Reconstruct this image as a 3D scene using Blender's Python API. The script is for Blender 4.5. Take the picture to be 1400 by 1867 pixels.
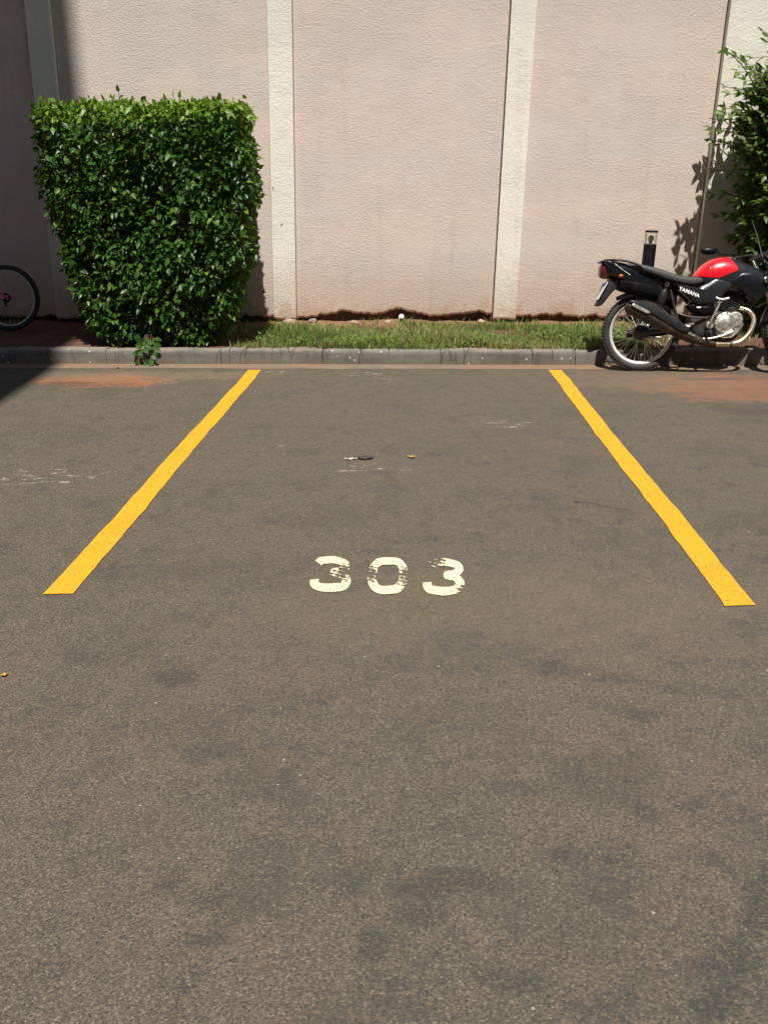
import bpy, math, random
import numpy as np
from mathutils import Matrix, Vector, Euler

for o in list(bpy.data.objects):
    bpy.data.objects.remove(o)
C = bpy.context.scene.collection
R = math.radians
random.seed(7)
RNG = np.random.default_rng(11)

# ------------------------------------------------------------------ camera, sky, sun, exposure
cam_d = bpy.data.cameras.new('camera')
cam = bpy.data.objects.new('camera', cam_d); C.objects.link(cam)
cam_d.sensor_fit = 'VERTICAL'; cam_d.sensor_height = 24.0
cam_d.lens = 24.0 * 1631.1 / 1867.0
cam_d.clip_start = 0.05; cam_d.clip_end = 1200
pit, yaw, rol = 0.34524, -0.03192, -0.003546
fw = Vector((math.sin(yaw)*math.cos(pit), math.cos(yaw)*math.cos(pit), -math.sin(pit)))
ri = Vector((math.cos(yaw), -math.sin(yaw), 0)); up = ri.cross(fw)
r2 = ri*math.cos(rol) + up*math.sin(rol); u2 = -ri*math.sin(rol) + up*math.cos(rol)
cam.matrix_world = Matrix(((r2.x, u2.x, -fw.x, 0), (r2.y, u2.y, -fw.y, 0), (r2.z, u2.z, -fw.z, 1.45), (0, 0, 0, 1)))
bpy.context.scene.camera = cam

SUN_EL, SUN_AZ = R(66), R(5)          # high noon sun behind the camera, a little to the right
SDIR = Vector((math.sin(SUN_AZ)*math.cos(SUN_EL), -math.cos(SUN_AZ)*math.cos(SUN_EL), math.sin(SUN_EL)))
world = bpy.data.worlds.new('World'); bpy.context.scene.world = world
world.use_nodes = True
wn = world.node_tree
bgn = next(n for n in wn.nodes if n.type == 'BACKGROUND')
sky = wn.nodes.new('ShaderNodeTexSky'); sky.sky_type = 'NISHITA'; sky.sun_disc = False
sky.sun_elevation = SUN_EL; sky.sun_rotation = R(175)
wn.links.new(sky.outputs[0], bgn.inputs[0]); bgn.inputs[1].default_value = 0.05
sd = bpy.data.lights.new('sun', 'SUN'); sd.energy = 5.0; sd.angle = R(0.53); sd.color = (1.0, 0.95, 0.87)
so = bpy.data.objects.new('sun', sd); C.objects.link(so)
so.rotation_euler = SDIR.to_track_quat('Z', 'Y').to_euler(); so.location = (4, -6, 20)
vs = bpy.context.scene.view_settings
vs.view_transform = 'Standard'; vs.look = 'None'; vs.gamma = 1; vs.use_curve_mapping = False
vs.exposure = 0.55

# ------------------------------------------------------------------ node helpers
class NT:
    def __init__(s, name):
        s.m = bpy.data.materials.new(name); s.m.use_nodes = True
        s.t = s.m.node_tree; s.t.nodes.clear()
        s.out = s.t.nodes.new('ShaderNodeOutputMaterial')
        s._pos = None
    def n(s, typ, **kw):
        nd = s.t.nodes.new('ShaderNode' + typ)
        for k, v in kw.items(): setattr(nd, k, v)
        return nd
    def put(s, sock, v):
        if isinstance(v, bpy.types.NodeSocket): s.t.links.new(v, sock)
        elif v is not None:
            if isinstance(v, (tuple, list)) and len(v) == 3 and sock.type == 'RGBA': v = (*v, 1)
            sock.default_value = v
    def pos(s):
        if s._pos is None: s._pos = s.n('TexCoord').outputs['Object']
        return s._pos
    def vmap(s, scale=(1, 1, 1), loc=(0, 0, 0), rot=(0, 0, 0)):
        m = s.n('Mapping'); s.put(m.inputs[0], s.pos())
        m.inputs['Location'].default_value = loc; m.inputs['Scale'].default_value = scale; m.inputs['Rotation'].default_value = rot
        return m.outputs[0]
    def noise(s, scale, detail=2, rough=.5, vec=None, dist=0):
        t = s.n('TexNoise'); s.put(t.inputs['Vector'], vec or s.pos())
        t.inputs['Scale'].default_value = scale; t.inputs['Detail'].default_value = detail
        t.inputs['Roughness'].default_value = rough; t.inputs['Distortion'].default_value = dist
        return t.outputs[0]
    def voro(s, scale, out=0, vec=None):
        t = s.n('TexVoronoi'); s.put(t.inputs['Vector'], vec or s.pos()); t.inputs['Scale'].default_value = scale
        return t.outputs[out]
    def math(s, op, a, b=None, c=None, clamp=False):
        m = s.n('Math', operation=op, use_clamp=clamp)
        for i, x in enumerate((a, b, c)):
            if x is not None: s.put(m.inputs[i], x)
        return m.outputs[0]
    def ramp(s, v, lo, hi, a=0.0, b=1.0, smooth=True):
        m = s.n('MapRange', interpolation_type='SMOOTHSTEP' if smooth else 'LINEAR')
        s.put(m.inputs[0], v)
        for i, x in enumerate((lo, hi, a, b)): m.inputs[i+1].default_value = x
        return m.outputs[0]
    def mix(s, f, a, b, typ='MIX'):
        m = s.n('Mix', data_type='RGBA', blend_type=typ)
        s.put(m.inputs[0], f); s.put(m.inputs[6], a); s.put(m.inputs[7], b)
        return m.outputs[2]
    def sep(s, v=None):
        x = s.n('SeparateXYZ'); s.put(x.inputs[0], v or s.pos()); return x.outputs
    def bump(s, h, dist, strength=1.0, nrm=None):
        b = s.n('Bump'); s.put(b.inputs['Height'], h); b.inputs['Distance'].default_value = dist
        b.inputs['Strength'].default_value = strength
        if nrm is not None: s.put(b.inputs['Normal'], nrm)
        return b.outputs[0]
    def bsdf(s, col, rough=.6, metal=0.0, nrm=None, **kw):
        b = s.n('BsdfPrincipled')
        s.put(b.inputs['Base Color'], col); s.put(b.inputs['Roughness'], rough); s.put(b.inputs['Metallic'], metal)
        if nrm is not None: s.put(b.inputs['Normal'], nrm)
        for k, v in kw.items(): s.put(b.inputs[k.replace('_', ' ')], v)
        return b.outputs[0]
    def end(s, sh):
        s.t.links.new(sh, s.out.inputs[0]); return s.m

def simple(name, col, rough=.5, metal=0.0, var=.25, scale=30, bumpd=0.0, **kw):
    t = NT(name)
    f = t.noise(scale, 3, .6)
    c = t.mix(t.ramp(f, .3, .7), tuple(x*(1-var) for x in col), tuple(min(1, x*(1+var)) for x in col))
    nr = t.bump(t.noise(scale*4, 2), bumpd) if bumpd else None
    rr = t.ramp(t.noise(scale*.5, 3), .3, .7, max(.02, rough*.8), min(1, rough*1.2))
    return t.end(t.bsdf(c, rr, metal, nr, **kw))

# ------------------------------------------------------------------ materials: setting
def mat_asphalt():
    t = NT('asphalt'); x, y, z = t.sep()
    big = t.noise(.9, 4, .6); mid = t.noise(4.0, 5, .65); fine = t.noise(120, 3, .75); med = t.noise(26, 4, .7)
    base = t.mix(t.ramp(big, .35, .65), (.112, .088, .059), (.094, .083, .056))
    base = t.mix(t.ramp(mid, .38, .72, 0, .7), base, (.118, .083, .056))
    base = t.mix(t.ramp(t.noise(1.6, 6, .7, t.vmap(loc=(3.3, 1.7, 0))), .50, .66, 0, .55), base, (.074, .073, .056))
    base = t.mix(t.ramp(t.noise(2.1, 8, .75, t.vmap(loc=(4, 4, 0))), .50, .64, 0, .45), base, (.140, .100, .066))
    # aggregate: stones of many tones
    cell = t.n('TexVoronoi'); t.put(cell.inputs['Vector'], t.pos()); cell.inputs['Scale'].default_value = 205
    cv = t.sep(cell.outputs['Color'])
    base = t.mix(t.ramp(cv[0], 0, 1, 0, .62, False), base, t.mix(t.ramp(cv[1], 0.2, .95), (.040, .035, .028), (.225, .182, .135)))
    base = t.mix(t.ramp(fine, .42, .62, 0, .6), base, (.048, .041, .033))
    # darker bare patches, granular inside
    st = t.noise(1.35, 9, .74, t.vmap(loc=(1.9, 4.2, 0)))
    st2 = t.math('MULTIPLY', t.ramp(st, .515, .60), t.ramp(t.noise(48, 4, .8), .42, .56, .12, 1))
    side = t.math('MULTIPLY', t.ramp(x, -1.5, 1.2, .40, .9), t.ramp(y, 2.0, 4.6, 1, .40))
    base = t.mix(t.math('MULTIPLY', st2, side), base, (.050, .047, .042))
    sp = t.noise(5.5, 5, .7, t.vmap(loc=(8, 2, 0)))
    base = t.mix(t.math('MULTIPLY', t.ramp(sp, .57, .66, 0, .75), t.ramp(t.noise(60, 4, .8), .42, .56, .1, 1)), base, (.042, .040, .036))
    c2 = t.n('TexVoronoi'); t.put(c2.inputs['Vector'], t.pos()); c2.inputs['Scale'].default_value = 135
    q2 = t.sep(c2.outputs['Color'])
    inn = t.ramp(c2.outputs['Distance'], .30, .42, 1, 0)
    base = t.mix(t.math('MULTIPLY', t.math('MULTIPLY', t.math('GREATER_THAN', q2[0], .88), inn), .42), base, (.235, .195, .145))
    base = t.mix(t.math('MULTIPLY', t.math('MULTIPLY', t.math('LESS_THAN', q2[0], .20), inn), .75), base, (.028, .025, .021))
    # bare dark patches where the top has worn off, each with a broken, grainy outline
    brk = t.ramp(t.noise(7.5, 8, .78), .25, .75, -1.15, 1.15, False)
    grain = t.ramp(t.noise(95, 3, .8), .44, .52, .12, 1)
    wear = None
    def patch(cx, cy, rx, ry, amt):
        nonlocal wear
        d = t.math('ADD', t.math('POWER', t.math('DIVIDE', t.math('SUBTRACT', x, cx), rx), 2.0), t.math('POWER', t.math('DIVIDE', t.math('SUBTRACT', y, cy), ry), 2.0))
        k_ = t.ramp(t.math('ADD', d, brk), .0, 1.0, amt, 0)
        wear = k_ if wear is None else t.math('MAXIMUM', wear, k_)
    for a in ((.54, 2.00, .20, .15, .55), (.58, 1.85, .05, .05, .9), (.37, 1.69, .06, .04, .7), (.10, 1.59, .17, .06, .85), (.02, 1.50, .08, .05, .7), (.20, 1.34, .09, .04, .85), (-.06, 1.42, .06, .06, .8), (-.75, 2.47, .10, .07, .8), (-.55, 2.07, .12, .07, .55), (.68, 2.49, .14, .05, .6), (.81, 2.44, .10, .05, .7), (-.39, 1.95, .13, .09, .5), (-.18, 1.60, .08, .03, .6), (-.41, 1.42, .06, .03, .75), (.27, 1.94, .08, .05, .55), (-1.1, 2.6, .10, .06, .5), (.40, 1.45, .25, .20, .35), (.50, 2.54, .12, .05, .45), (-.9, 3.3, .25, .12, .35), (1.6, 3.9, .3, .2, .4), (-.5, 3.9, .3, .15, .3), (.5, 4.3, .3, .12, .3)):
        patch(*a)
    base = t.mix(t.math('MULTIPLY', wear, grain), base, (.040, .039, .034))
    dx = t.math('ABSOLUTE', t.math('SUBTRACT', t.math('SUBTRACT', x, .55), t.math('MULTIPLY', t.math('SUBTRACT', y, 1.25), .66)))
    dx = t.math('ADD', dx, t.ramp(t.noise(11, 8, .8), .25, .75, -.10, .10))
    base = t.mix(t.math('MULTIPLY', t.math('MULTIPLY', t.ramp(dx, .0, .055, .9, 0), grain), t.ramp(y, 1.62, 1.85, 1, 0)), base, (.034, .036, .032))
    # crisp grainy smudges all over
    for sc_, lo, hi, am, lc in ((3.2, .555, .575, .55, (5.5, .7, 0)), (9.0, .565, .585, .65, (2.2, 9.1, 0)), (21.0, .59, .61, .5, (1.2, 6.1, 0)), (1.3, .54, .60, .35, (7.7, 3.1, 0))):
        nn_ = t.noise(sc_, 13, .82, t.vmap(loc=lc, scale=(1, .8, 1)))
        base = t.mix(t.math('MULTIPLY', t.ramp(nn_, lo, hi, 0, am), t.ramp(t.noise(130, 2, .7), .44, .52, .15, 1)), base, (.046, .044, .036))
    # red earth washed on to the surface
    def blob(cx, cy, rx, ry, amt, col, b):
        d = t.math('ADD', t.math('POWER', t.math('DIVIDE', t.math('SUBTRACT', x, cx), rx), 2.0),
                   t.math('POWER', t.math('DIVIDE', t.math('SUBTRACT', y, cy), ry), 2.0))
        d = t.math('ADD', d, t.ramp(t.noise(3.6, 12, .8, t.vmap(loc=(cx, cy, 0), scale=(1, 1.6, 1))), .25, .75, -1.2, 1.2, False))
        return t.mix(t.math('MULTIPLY', t.ramp(d, .0, 1.1, amt, 0), t.ramp(t.noise(48, 5, .8), .36, .58, .65, 1)), b, col)
    base = blob(-2.5, 7.16, .66, .30, 1.0, (.25, .100, .045), base)
    base = blob(-2.74, 7.0, .30, .12, .9, (.075, .046, .034), base)
    base = blob(2.55, 6.95, .85, .68, .95, (.200, .092, .052), base)
    base = blob(1.9, 7.2, .9, .5, .45, (.17, .115, .075), base)
    base = blob(2.65, 6.2, .55, .24, .95, (.066, .050, .042), base)
    base = blob(2.45, 7.27, .38, .06, .8, (.075, .058, .047), base)
    base = blob(.45, 3.0, 1.4, .45, .28, (.15, .115, .07), base)
    base = blob(-2.3, 7.35, 1.2, .25, .55, (.19, .135, .085), base)
    # cement splashes and pale grit
    def splash(cx, cy, rx, ry, b):
        d = t.math('ADD', t.math('POWER', t.math('DIVIDE', t.math('SUBTRACT', x, cx), rx), 2.0),
                   t.math('POWER', t.math('DIVIDE', t.math('SUBTRACT', y, cy), ry), 2.0))
        k = t.math('MULTIPLY', t.ramp(d, .3, 1.1, 1, 0), t.ramp(t.noise(15, 8, .78, t.vmap(scale=(.6, 1.2, 1), loc=(cx, cy, 0))), .545, .60))
        return t.mix(t.math('MULTIPLY', k, .7), b, (.36, .32, .27))
    for a in ((-.32, 7.42, .30, .16), (-.2, 7.22, .12, .07), (-1.15, 7.52, .22, .05), (.62, 5.75, .28, .12), (-2.05, 7.1, .2, .12), (-.72, 5.2, .12, .05), (-1.95, 4.55, .35, .2), (-.22, 4.75, .3, .1)):
        base = splash(*a, base)
    g = t.n('TexVoronoi'); t.put(g.inputs['Vector'], t.pos()); g.inputs['Scale'].default_value = 21
    gs = t.sep(g.outputs['Color'])
    k = t.math('MULTIPLY', t.math('LESS_THAN', g.outputs['Distance'], t.ramp(gs[1], 0, 1, .03, .09, False)), t.math('GREATER_THAN', gs[0], .86))
    base = t.mix(t.math('MULTIPLY', k, .7), base, (.36, .33, .27))
    h = t.math('ADD', t.math('MULTIPLY', cell.outputs['Distance'], -.55), t.math('MULTIPLY', fine, .9))
    nr = t.bump(h, .0045, .8)
    nr = t.bump(t.noise(9, 6, .7), .016, .6, nr)
    return t.end(t.bsdf(base, t.ramp(fine, .3, .7, .72, .95), 0, nr, Specular_IOR_Level=.35))

def mat_gutter():
    t = NT('dusty_gutter'); x, y, z = t.sep()
    n = t.noise(5, 6, .7, t.vmap(scale=(.5, 2.5, 1))); f = t.noise(90, 3, .7)
    c = t.mix(t.ramp(n, .35, .65), (.180, .138, .098), (.130, .103, .074))
    c = t.mix(t.math('MULTIPLY', t.ramp(t.noise(1.1, 4, .6), .42, .6), .7), c, (.205, .112, .062))
    c = t.mix(t.ramp(y, 7.76, 7.83, 0, .7), c, (.19, .115, .068))
    c = t.mix(t.ramp(t.noise(14, 5, .7, t.vmap(scale=(.5, 2, 1))), .60, .68, 0, .6), c, (.33, .27, .20))
    c = t.mix(t.ramp(f, .5, .7, 0, .45), c, (.075, .058, .042))
    return t.end(t.bsdf(c, .9, 0, t.bump(f, .004, .6)))

def mat_kerb():
    t = NT('kerb_concrete'); x, y, z = t.sep()
    n = t.noise(3.5, 5, .65, t.vmap(scale=(1, 1, 2.0))); f = t.noise(70, 4, .7)
    c = t.mix(t.ramp(n, .35, .68), (.150, .142, .122), (.098, .096, .086))
    c = t.mix(t.ramp(f, .5, .72, 0, .5), c, (.075, .072, .063))
    c = t.mix(t.math('MULTIPLY', t.ramp(z, .075, .0, 0, .5), t.ramp(n, .3, .7, .5, 1)), c, (.175, .12, .08))
    c = t.mix(t.ramp(t.noise(9, 5, .7, t.vmap(scale=(1.2, 1, .18))), .52, .70, 0, .6), c, (.060, .058, .050))
    g = t.n('TexVoronoi'); t.put(g.inputs['Vector'], t.pos()); g.inputs['Scale'].default_value = 26
    gs = t.sep(g.outputs['Color'])
    k = t.math('MULTIPLY', t.math('LESS_THAN', g.outputs['Distance'], .24), t.math('GREATER_THAN', t.math('ADD', gs[0], t.ramp(t.noise(.9, 2), .35, .65, -.12, .10)), .885))
    c = t.mix(t.math('MULTIPLY', k, .85), c, (.50, .46, .38))
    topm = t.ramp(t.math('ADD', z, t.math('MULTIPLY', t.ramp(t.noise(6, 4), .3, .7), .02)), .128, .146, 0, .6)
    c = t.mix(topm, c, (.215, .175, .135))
    return t.end(t.bsdf(c, .88, 0, t.bump(f, .004, .5)))

def mat_stucco(name, c0, c1, bottom=True):
    t = NT(name); x, y, z = t.sep()
    v = t.vmap(scale=(1, 1, 1.1))
    a = t.noise(100, 3, .65, v, .3); b = t.noise(42, 2, .5, v); big = t.noise(.9, 5, .62, t.vmap(scale=(.7, 1, 1.5)))
    c = t.mix(t.ramp(big, .38, .62), c0, c1)
    c = t.mix(t.ramp(t.noise(2.5, 6, .7), .45, .75, 0, .35), c, tuple(k*.86 for k in c0))
    str_ = t.noise(5, 5, .6, t.vmap(scale=(1.6, 1, .12)))
    c = t.mix(t.ramp(str_, .52, .72, 0, .16), c, tuple(k*.62 for k in c0))
    c = t.mix(t.ramp(t.noise(75, 2, .5), .60, .72, 0, .35), c, tuple(k*.6 for k in c0))
    c = t.mix(t.ramp(t.math('ADD', z, t.ramp(t.noise(1.3, 4, .6, t.vmap(scale=(.5, 1, 2))), .3, .7, -.4, .4)), 2.2, 3.3, 0, .55), c, tuple(k*m_ for k, m_ in zip(c0, (.80, .86, .88))))
    if bottom:
        zz = t.math('ADD', z, t.ramp(t.noise(3.5, 5, .7), .3, .7, -.13, .13))
        c = t.mix(t.ramp(zz, .95, .30, 0, .30), c, (.54, .41, .31))
        c = t.mix(t.ramp(zz, .36, .16, 0, .5), c, (.44, .28, .175))
    h = t.math('ADD', t.math('MULTIPLY', a, .75), t.math('MULTIPLY', b, .5))
    return t.end(t.bsdf(c, .92, 0, t.bump(t.math('MULTIPLY', h, t.ramp(t.noise(1.6, 4, .65), .35, .65, .6, 1.15)), .0105, .8), Specular_IOR_Level=.25))

def mat_soil():
    t = NT('red_soil'); x, y, z = t.sep()
    n = t.noise(4, 6, .7); f = t.noise(60, 4, .7)
    c = t.mix(t.ramp(n, .35, .65), (.090, .037, .021), (.135, .064, .038))
    c = t.mix(t.ramp(f, .45, .7, 0, .6), c, (.045, .021, .013))
    c = t.mix(t.math('MULTIPLY', t.ramp(y, 9.15, 9.4, 0, .75), t.ramp(x, -2.0, -1.5)), c, t.mix(t.ramp(f, .4, .65), (.27, .145, .085), (.17, .085, .048)))
    return t.end(t.bsdf(c, .95, 0, t.bump(f, .012, .8)))

def mat_footing():
    t = NT('crumbling_footing'); x, y, z = t.sep()
    n = t.noise(7, 6, .7); f = t.noise(50, 4, .7)
    c = t.mix(t.ramp(n, .4, .6), (.15, .075, .045), (.07, .048, .035))
    c = t.mix(t.ramp(f, .5, .7, 0, .5), c, (.22, .15, .10))
    return t.end(t.bsdf(c, .95, 0, t.bump(n, .03, .9)))

def mat_paint(name, col, wear, far=(0, 0, 0)):
    t = NT(name)
    n = t.noise(3.2, 5, .7); f = t.noise(110, 3, .7); m = t.noise(30, 5, .75, t.vmap(scale=(.45, 1.6, 1)))
    c = t.mix(t.ramp(n, .3, .7, 0, .5), col, tuple(k*.84 for k in col))
    c = t.mix(t.ramp(f, .55, .72, 0, .35), c, tuple(k*.45 for k in col))
    nr = t.bump(f, .003, .6)
    p = t.bsdf(c, .75, 0, nr, Specular_IOR_Level=.3)
    cell = t.voro(150, 0)
    if wear == 'line':
        hole = t.math('MULTIPLY', t.ramp(t.noise(120, 3, .7), .59, .66), t.ramp(n, .30, .62, .25, 1))
    else:
        hole = t.math('MAXIMUM', t.ramp(m, .66, .70, 0, .9), t.ramp(f, .66, .72, 0, .8))
    tr = t.n('BsdfTransparent').outputs[0]
    mx = t.n('MixShader'); t.put(mx.inputs[0], hole); t.put(mx.inputs[1], p); t.put(mx.inputs[2], tr)
    return t.end(mx.outputs[0])

def mat_leaf(name, dark, mid, light, rough=.38, trans=.3):
    t = NT(name)
    at = t.n('Attribute', attribute_name='tone'); v = at.outputs['Fac']
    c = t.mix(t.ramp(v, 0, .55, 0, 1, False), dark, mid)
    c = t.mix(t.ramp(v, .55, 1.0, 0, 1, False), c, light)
    c = t.mix(t.ramp(t.noise(55, 2), .35, .7, 0, .35), c, tuple(k*.6 for k in mid))
    b = t.bsdf(c, t.ramp(t.noise(18, 2), .3, .7, rough*.8, rough*1.3), 0, t.bump(t.noise(160, 2), .002, .3), Specular_IOR_Level=.42)
    tl = t.n('BsdfTranslucent'); t.put(tl.inputs[0], t.mix(.5, c, light))
    mx = t.n('MixShader'); mx.inputs[0].default_value = trans; t.put(mx.inputs[1], b); t.put(mx.inputs[2], tl.outputs[0])
    return t.end(mx.outputs[0])

def mat_glass(name, tint=(.95, .97, .97)):
    t = NT(name)
    tr = t.n('BsdfTransparent'); t.put(tr.inputs[0], tint)
    gl = t.n('BsdfGlossy'); gl.inputs['Roughness'].default_value = .05
    fr = t.n('Fresnel'); fr.inputs[0].default_value = 1.45
    mx = t.n('MixShader'); t.put(mx.inputs[0], t.ramp(fr.outputs[0], 0, 1, 0, .6, False)); t.put(mx.inputs[1], tr.outputs[0]); t.put(mx.inputs[2], gl.outputs[0])
    return t.end(mx.outputs[0])

M = dict(
    asphalt=mat_asphalt(), gutter=mat_gutter(), kerb=mat_kerb(), soil=mat_soil(), footing=mat_footing(),
    stucco=mat_stucco('pink_beige_stucco', (.66, .545, .480), (.60, .535, .49)),
    cream=mat_stucco('cream_stucco', (.79, .755, .66), (.81, .775, .69)),
    yellow=mat_paint('yellow_road_paint', (.62, .30, .016), 'line'),
    digit=mat_paint('cream_road_paint', (.60, .55, .385), 'digit', (0.35, .1, 0)),
    hedge_leaf=mat_leaf('hedge_leaf', (.014, .042, .006), (.045, .120, .012), (.20, .32, .018), .40, .34),
    shrub_leaf=mat_leaf('shrub_leaf', (.022, .055, .010), (.06, .125, .020), (.19, .27, .05), .46, .34),
    grass=mat_leaf('grass_blade', (.06, .13, .017), (.155, .215, .036), (.40, .36, .16), .6, .35),
    bark=simple('bark', (.09, .065, .045), .9, var=.4, scale=20, bumpd=.004),
    black=simple('black_plastic', (.004, .004, .005), .38, var=.2, Specular_IOR_Level=.2),
    gloss=simple('black_paint', (.006, .007, .009), .28, var=.2, Specular_IOR_Level=.3, Coat_Weight=.15, Coat_Roughness=.12),
    charcoal=simple('charcoal_plastic', (.013, .014, .016), .5, var=.2, Specular_IOR_Level=.4),
    vinyl=simple('seat_vinyl', (.040, .039, .038), .55, var=.2, scale=60, bumpd=.002),
    rubber=simple('tyre_rubber', (.030, .029, .027), .8, var=.35, scale=14, bumpd=.003),
    cover=simple('dark_metallic_paint', (.035, .038, .043), .33, .55, var=.1, Coat_Weight=.3, Coat_Roughness=.2),
    red=simple('red_paint', (.62, .006, .018), .28, var=.08, scale=6, Coat_Weight=.6, Coat_Roughness=.08),
    chrome=simple('polished_metal', (.78, .77, .74), .2, 1.0, var=.12),
    rim=simple('polished_rim', (.80, .79, .76), .3, .35, var=.08),  # sun glint put into the colour: pale and only partly metallic
    alu=simple('cast_aluminium', (.56, .55, .50), .42, .85, var=.25, scale=40, bumpd=.002),
    darkmetal=simple('dark_metal', (.06, .056, .052), .5, .6, var=.35, scale=25),
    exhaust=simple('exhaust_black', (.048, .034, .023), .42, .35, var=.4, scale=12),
    pipe=simple('tarnished_pipe', (.62, .52, .36), .30, .9, var=.25, scale=16),
    redlens=simple('red_lens', (.085, .008, .010), .3, var=.25, Coat_Weight=.5),
    orange=simple('orange_lens', (.40, .07, .010), .3, var=.1),
    white=simple('white_print', (.78, .78, .76), .5, var=.05),
    plate=simple('plate_enamel', (.62, .62, .60), .45, var=.1),
    blackpost=simple('bollard_black', (.005, .006, .009), .5, var=.2, Specular_IOR_Level=.25),
    bulb=simple('lamp_bulb', (.80, .76, .60), .35, var=.05),
    lens=mat_glass('clear_lens'),
    mirror=simple('mirror_glass', (.8, .8, .8), .05, 1.0, var=.02),
    pink=simple('pink_paint', (.55, .12, .27), .35, var=.15, Coat_Weight=.4),
    pvc=simple('white_pvc', (.66, .63, .56), .5, var=.15),
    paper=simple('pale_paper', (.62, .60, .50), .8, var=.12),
    dryleaf=simple('dry_leaf', (.42, .26, .05), .7, var=.3),
    deadleaf=simple('dead_leaf', (.040, .038, .027), .5, var=.4),
    twig=simple('twig', (.04, .03, .022), .9, var=.3),
    runner=simple('grass_runner', (.055, .065, .03), .8, var=.4),
    rubble=simple('plaster_rubble', (.34, .25, .19), .95, var=.4, scale=18, bumpd=.01),
    facade=simple('facade_paint', (.50, .46, .40), .9, var=.08, scale=2),
    pane=simple('dark_window_glass', (.02, .025, .03), .08, var=.1),
    ground=simple('bare_ground', (.13, .085, .06), .95, var=.3, scale=.5),
)

# ------------------------------------------------------------------ object helpers
def link(name, me, mat, parent=None):
    o = bpy.data.objects.new(name, me); C.objects.link(o)
    if mat is not None and not me.materials: me.materials.append(mat)
    if parent is not None: o.parent = parent
    return o
def tag(o, label=None, cat=None, group=None, kind=None):
    if label: o['label'] = label
    if cat: o['category'] = cat
    if group: o['group'] = group
    if kind: o['kind'] = kind
    return o
def thing(name, label, cat, loc=(0, 0, 0), rot=(0, 0, 0), group=None):
    o = bpy.data.objects.new(name, None); C.objects.link(o)
    o.location = loc; o.rotation_euler = rot; o.empty_display_size = .1
    return tag(o, label, cat, group)
def fast_mesh(name, V, F, tone=None, smooth=True):
    """V (n,3), F (m,3) triangles -> mesh, with an optional per-vertex tone."""
    me = bpy.data.meshes.new(name); V = np.asarray(V, np.float32); F = np.asarray(F, np.int32)
    me.vertices.add(len(V)); me.vertices.foreach_set('co', V.ravel())
    k = F.shape[1]
    me.loops.add(F.size); me.loops.foreach_set('vertex_index', F.ravel())
    me.polygons.add(len(F)); me.polygons.foreach_set('loop_start', np.arange(0, F.size, k, dtype=np.int32))
    me.polygons.foreach_set('use_smooth', np.full(len(F), smooth, dtype=bool))
    if tone is not None:
        a = me.attributes.new('tone', 'FLOAT', 'POINT'); a.data.foreach_set('value', np.asarray(tone, np.float32))
    me.update(calc_edges=True); me.validate()
    return me
def catmull(P, n=6, closed=False):
    P = [Vector(p) for p in P]; out = []; L = len(P)
    for i in range(L if closed else L-1):
        g = (lambda k: P[k % L]) if closed else (lambda k: P[min(max(k, 0), L-1)])
        a, b, c, d = g(i-1), g(i), g(i+1), g(i+2)
        for j in range(n):
            t = j/n
            out.append(.5*((2*b) + (c-a)*t + (2*a-5*b+4*c-d)*t*t + (3*b-a-3*c+d)*t**3))
    if not closed: out.append(P[-1])
    return out
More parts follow.
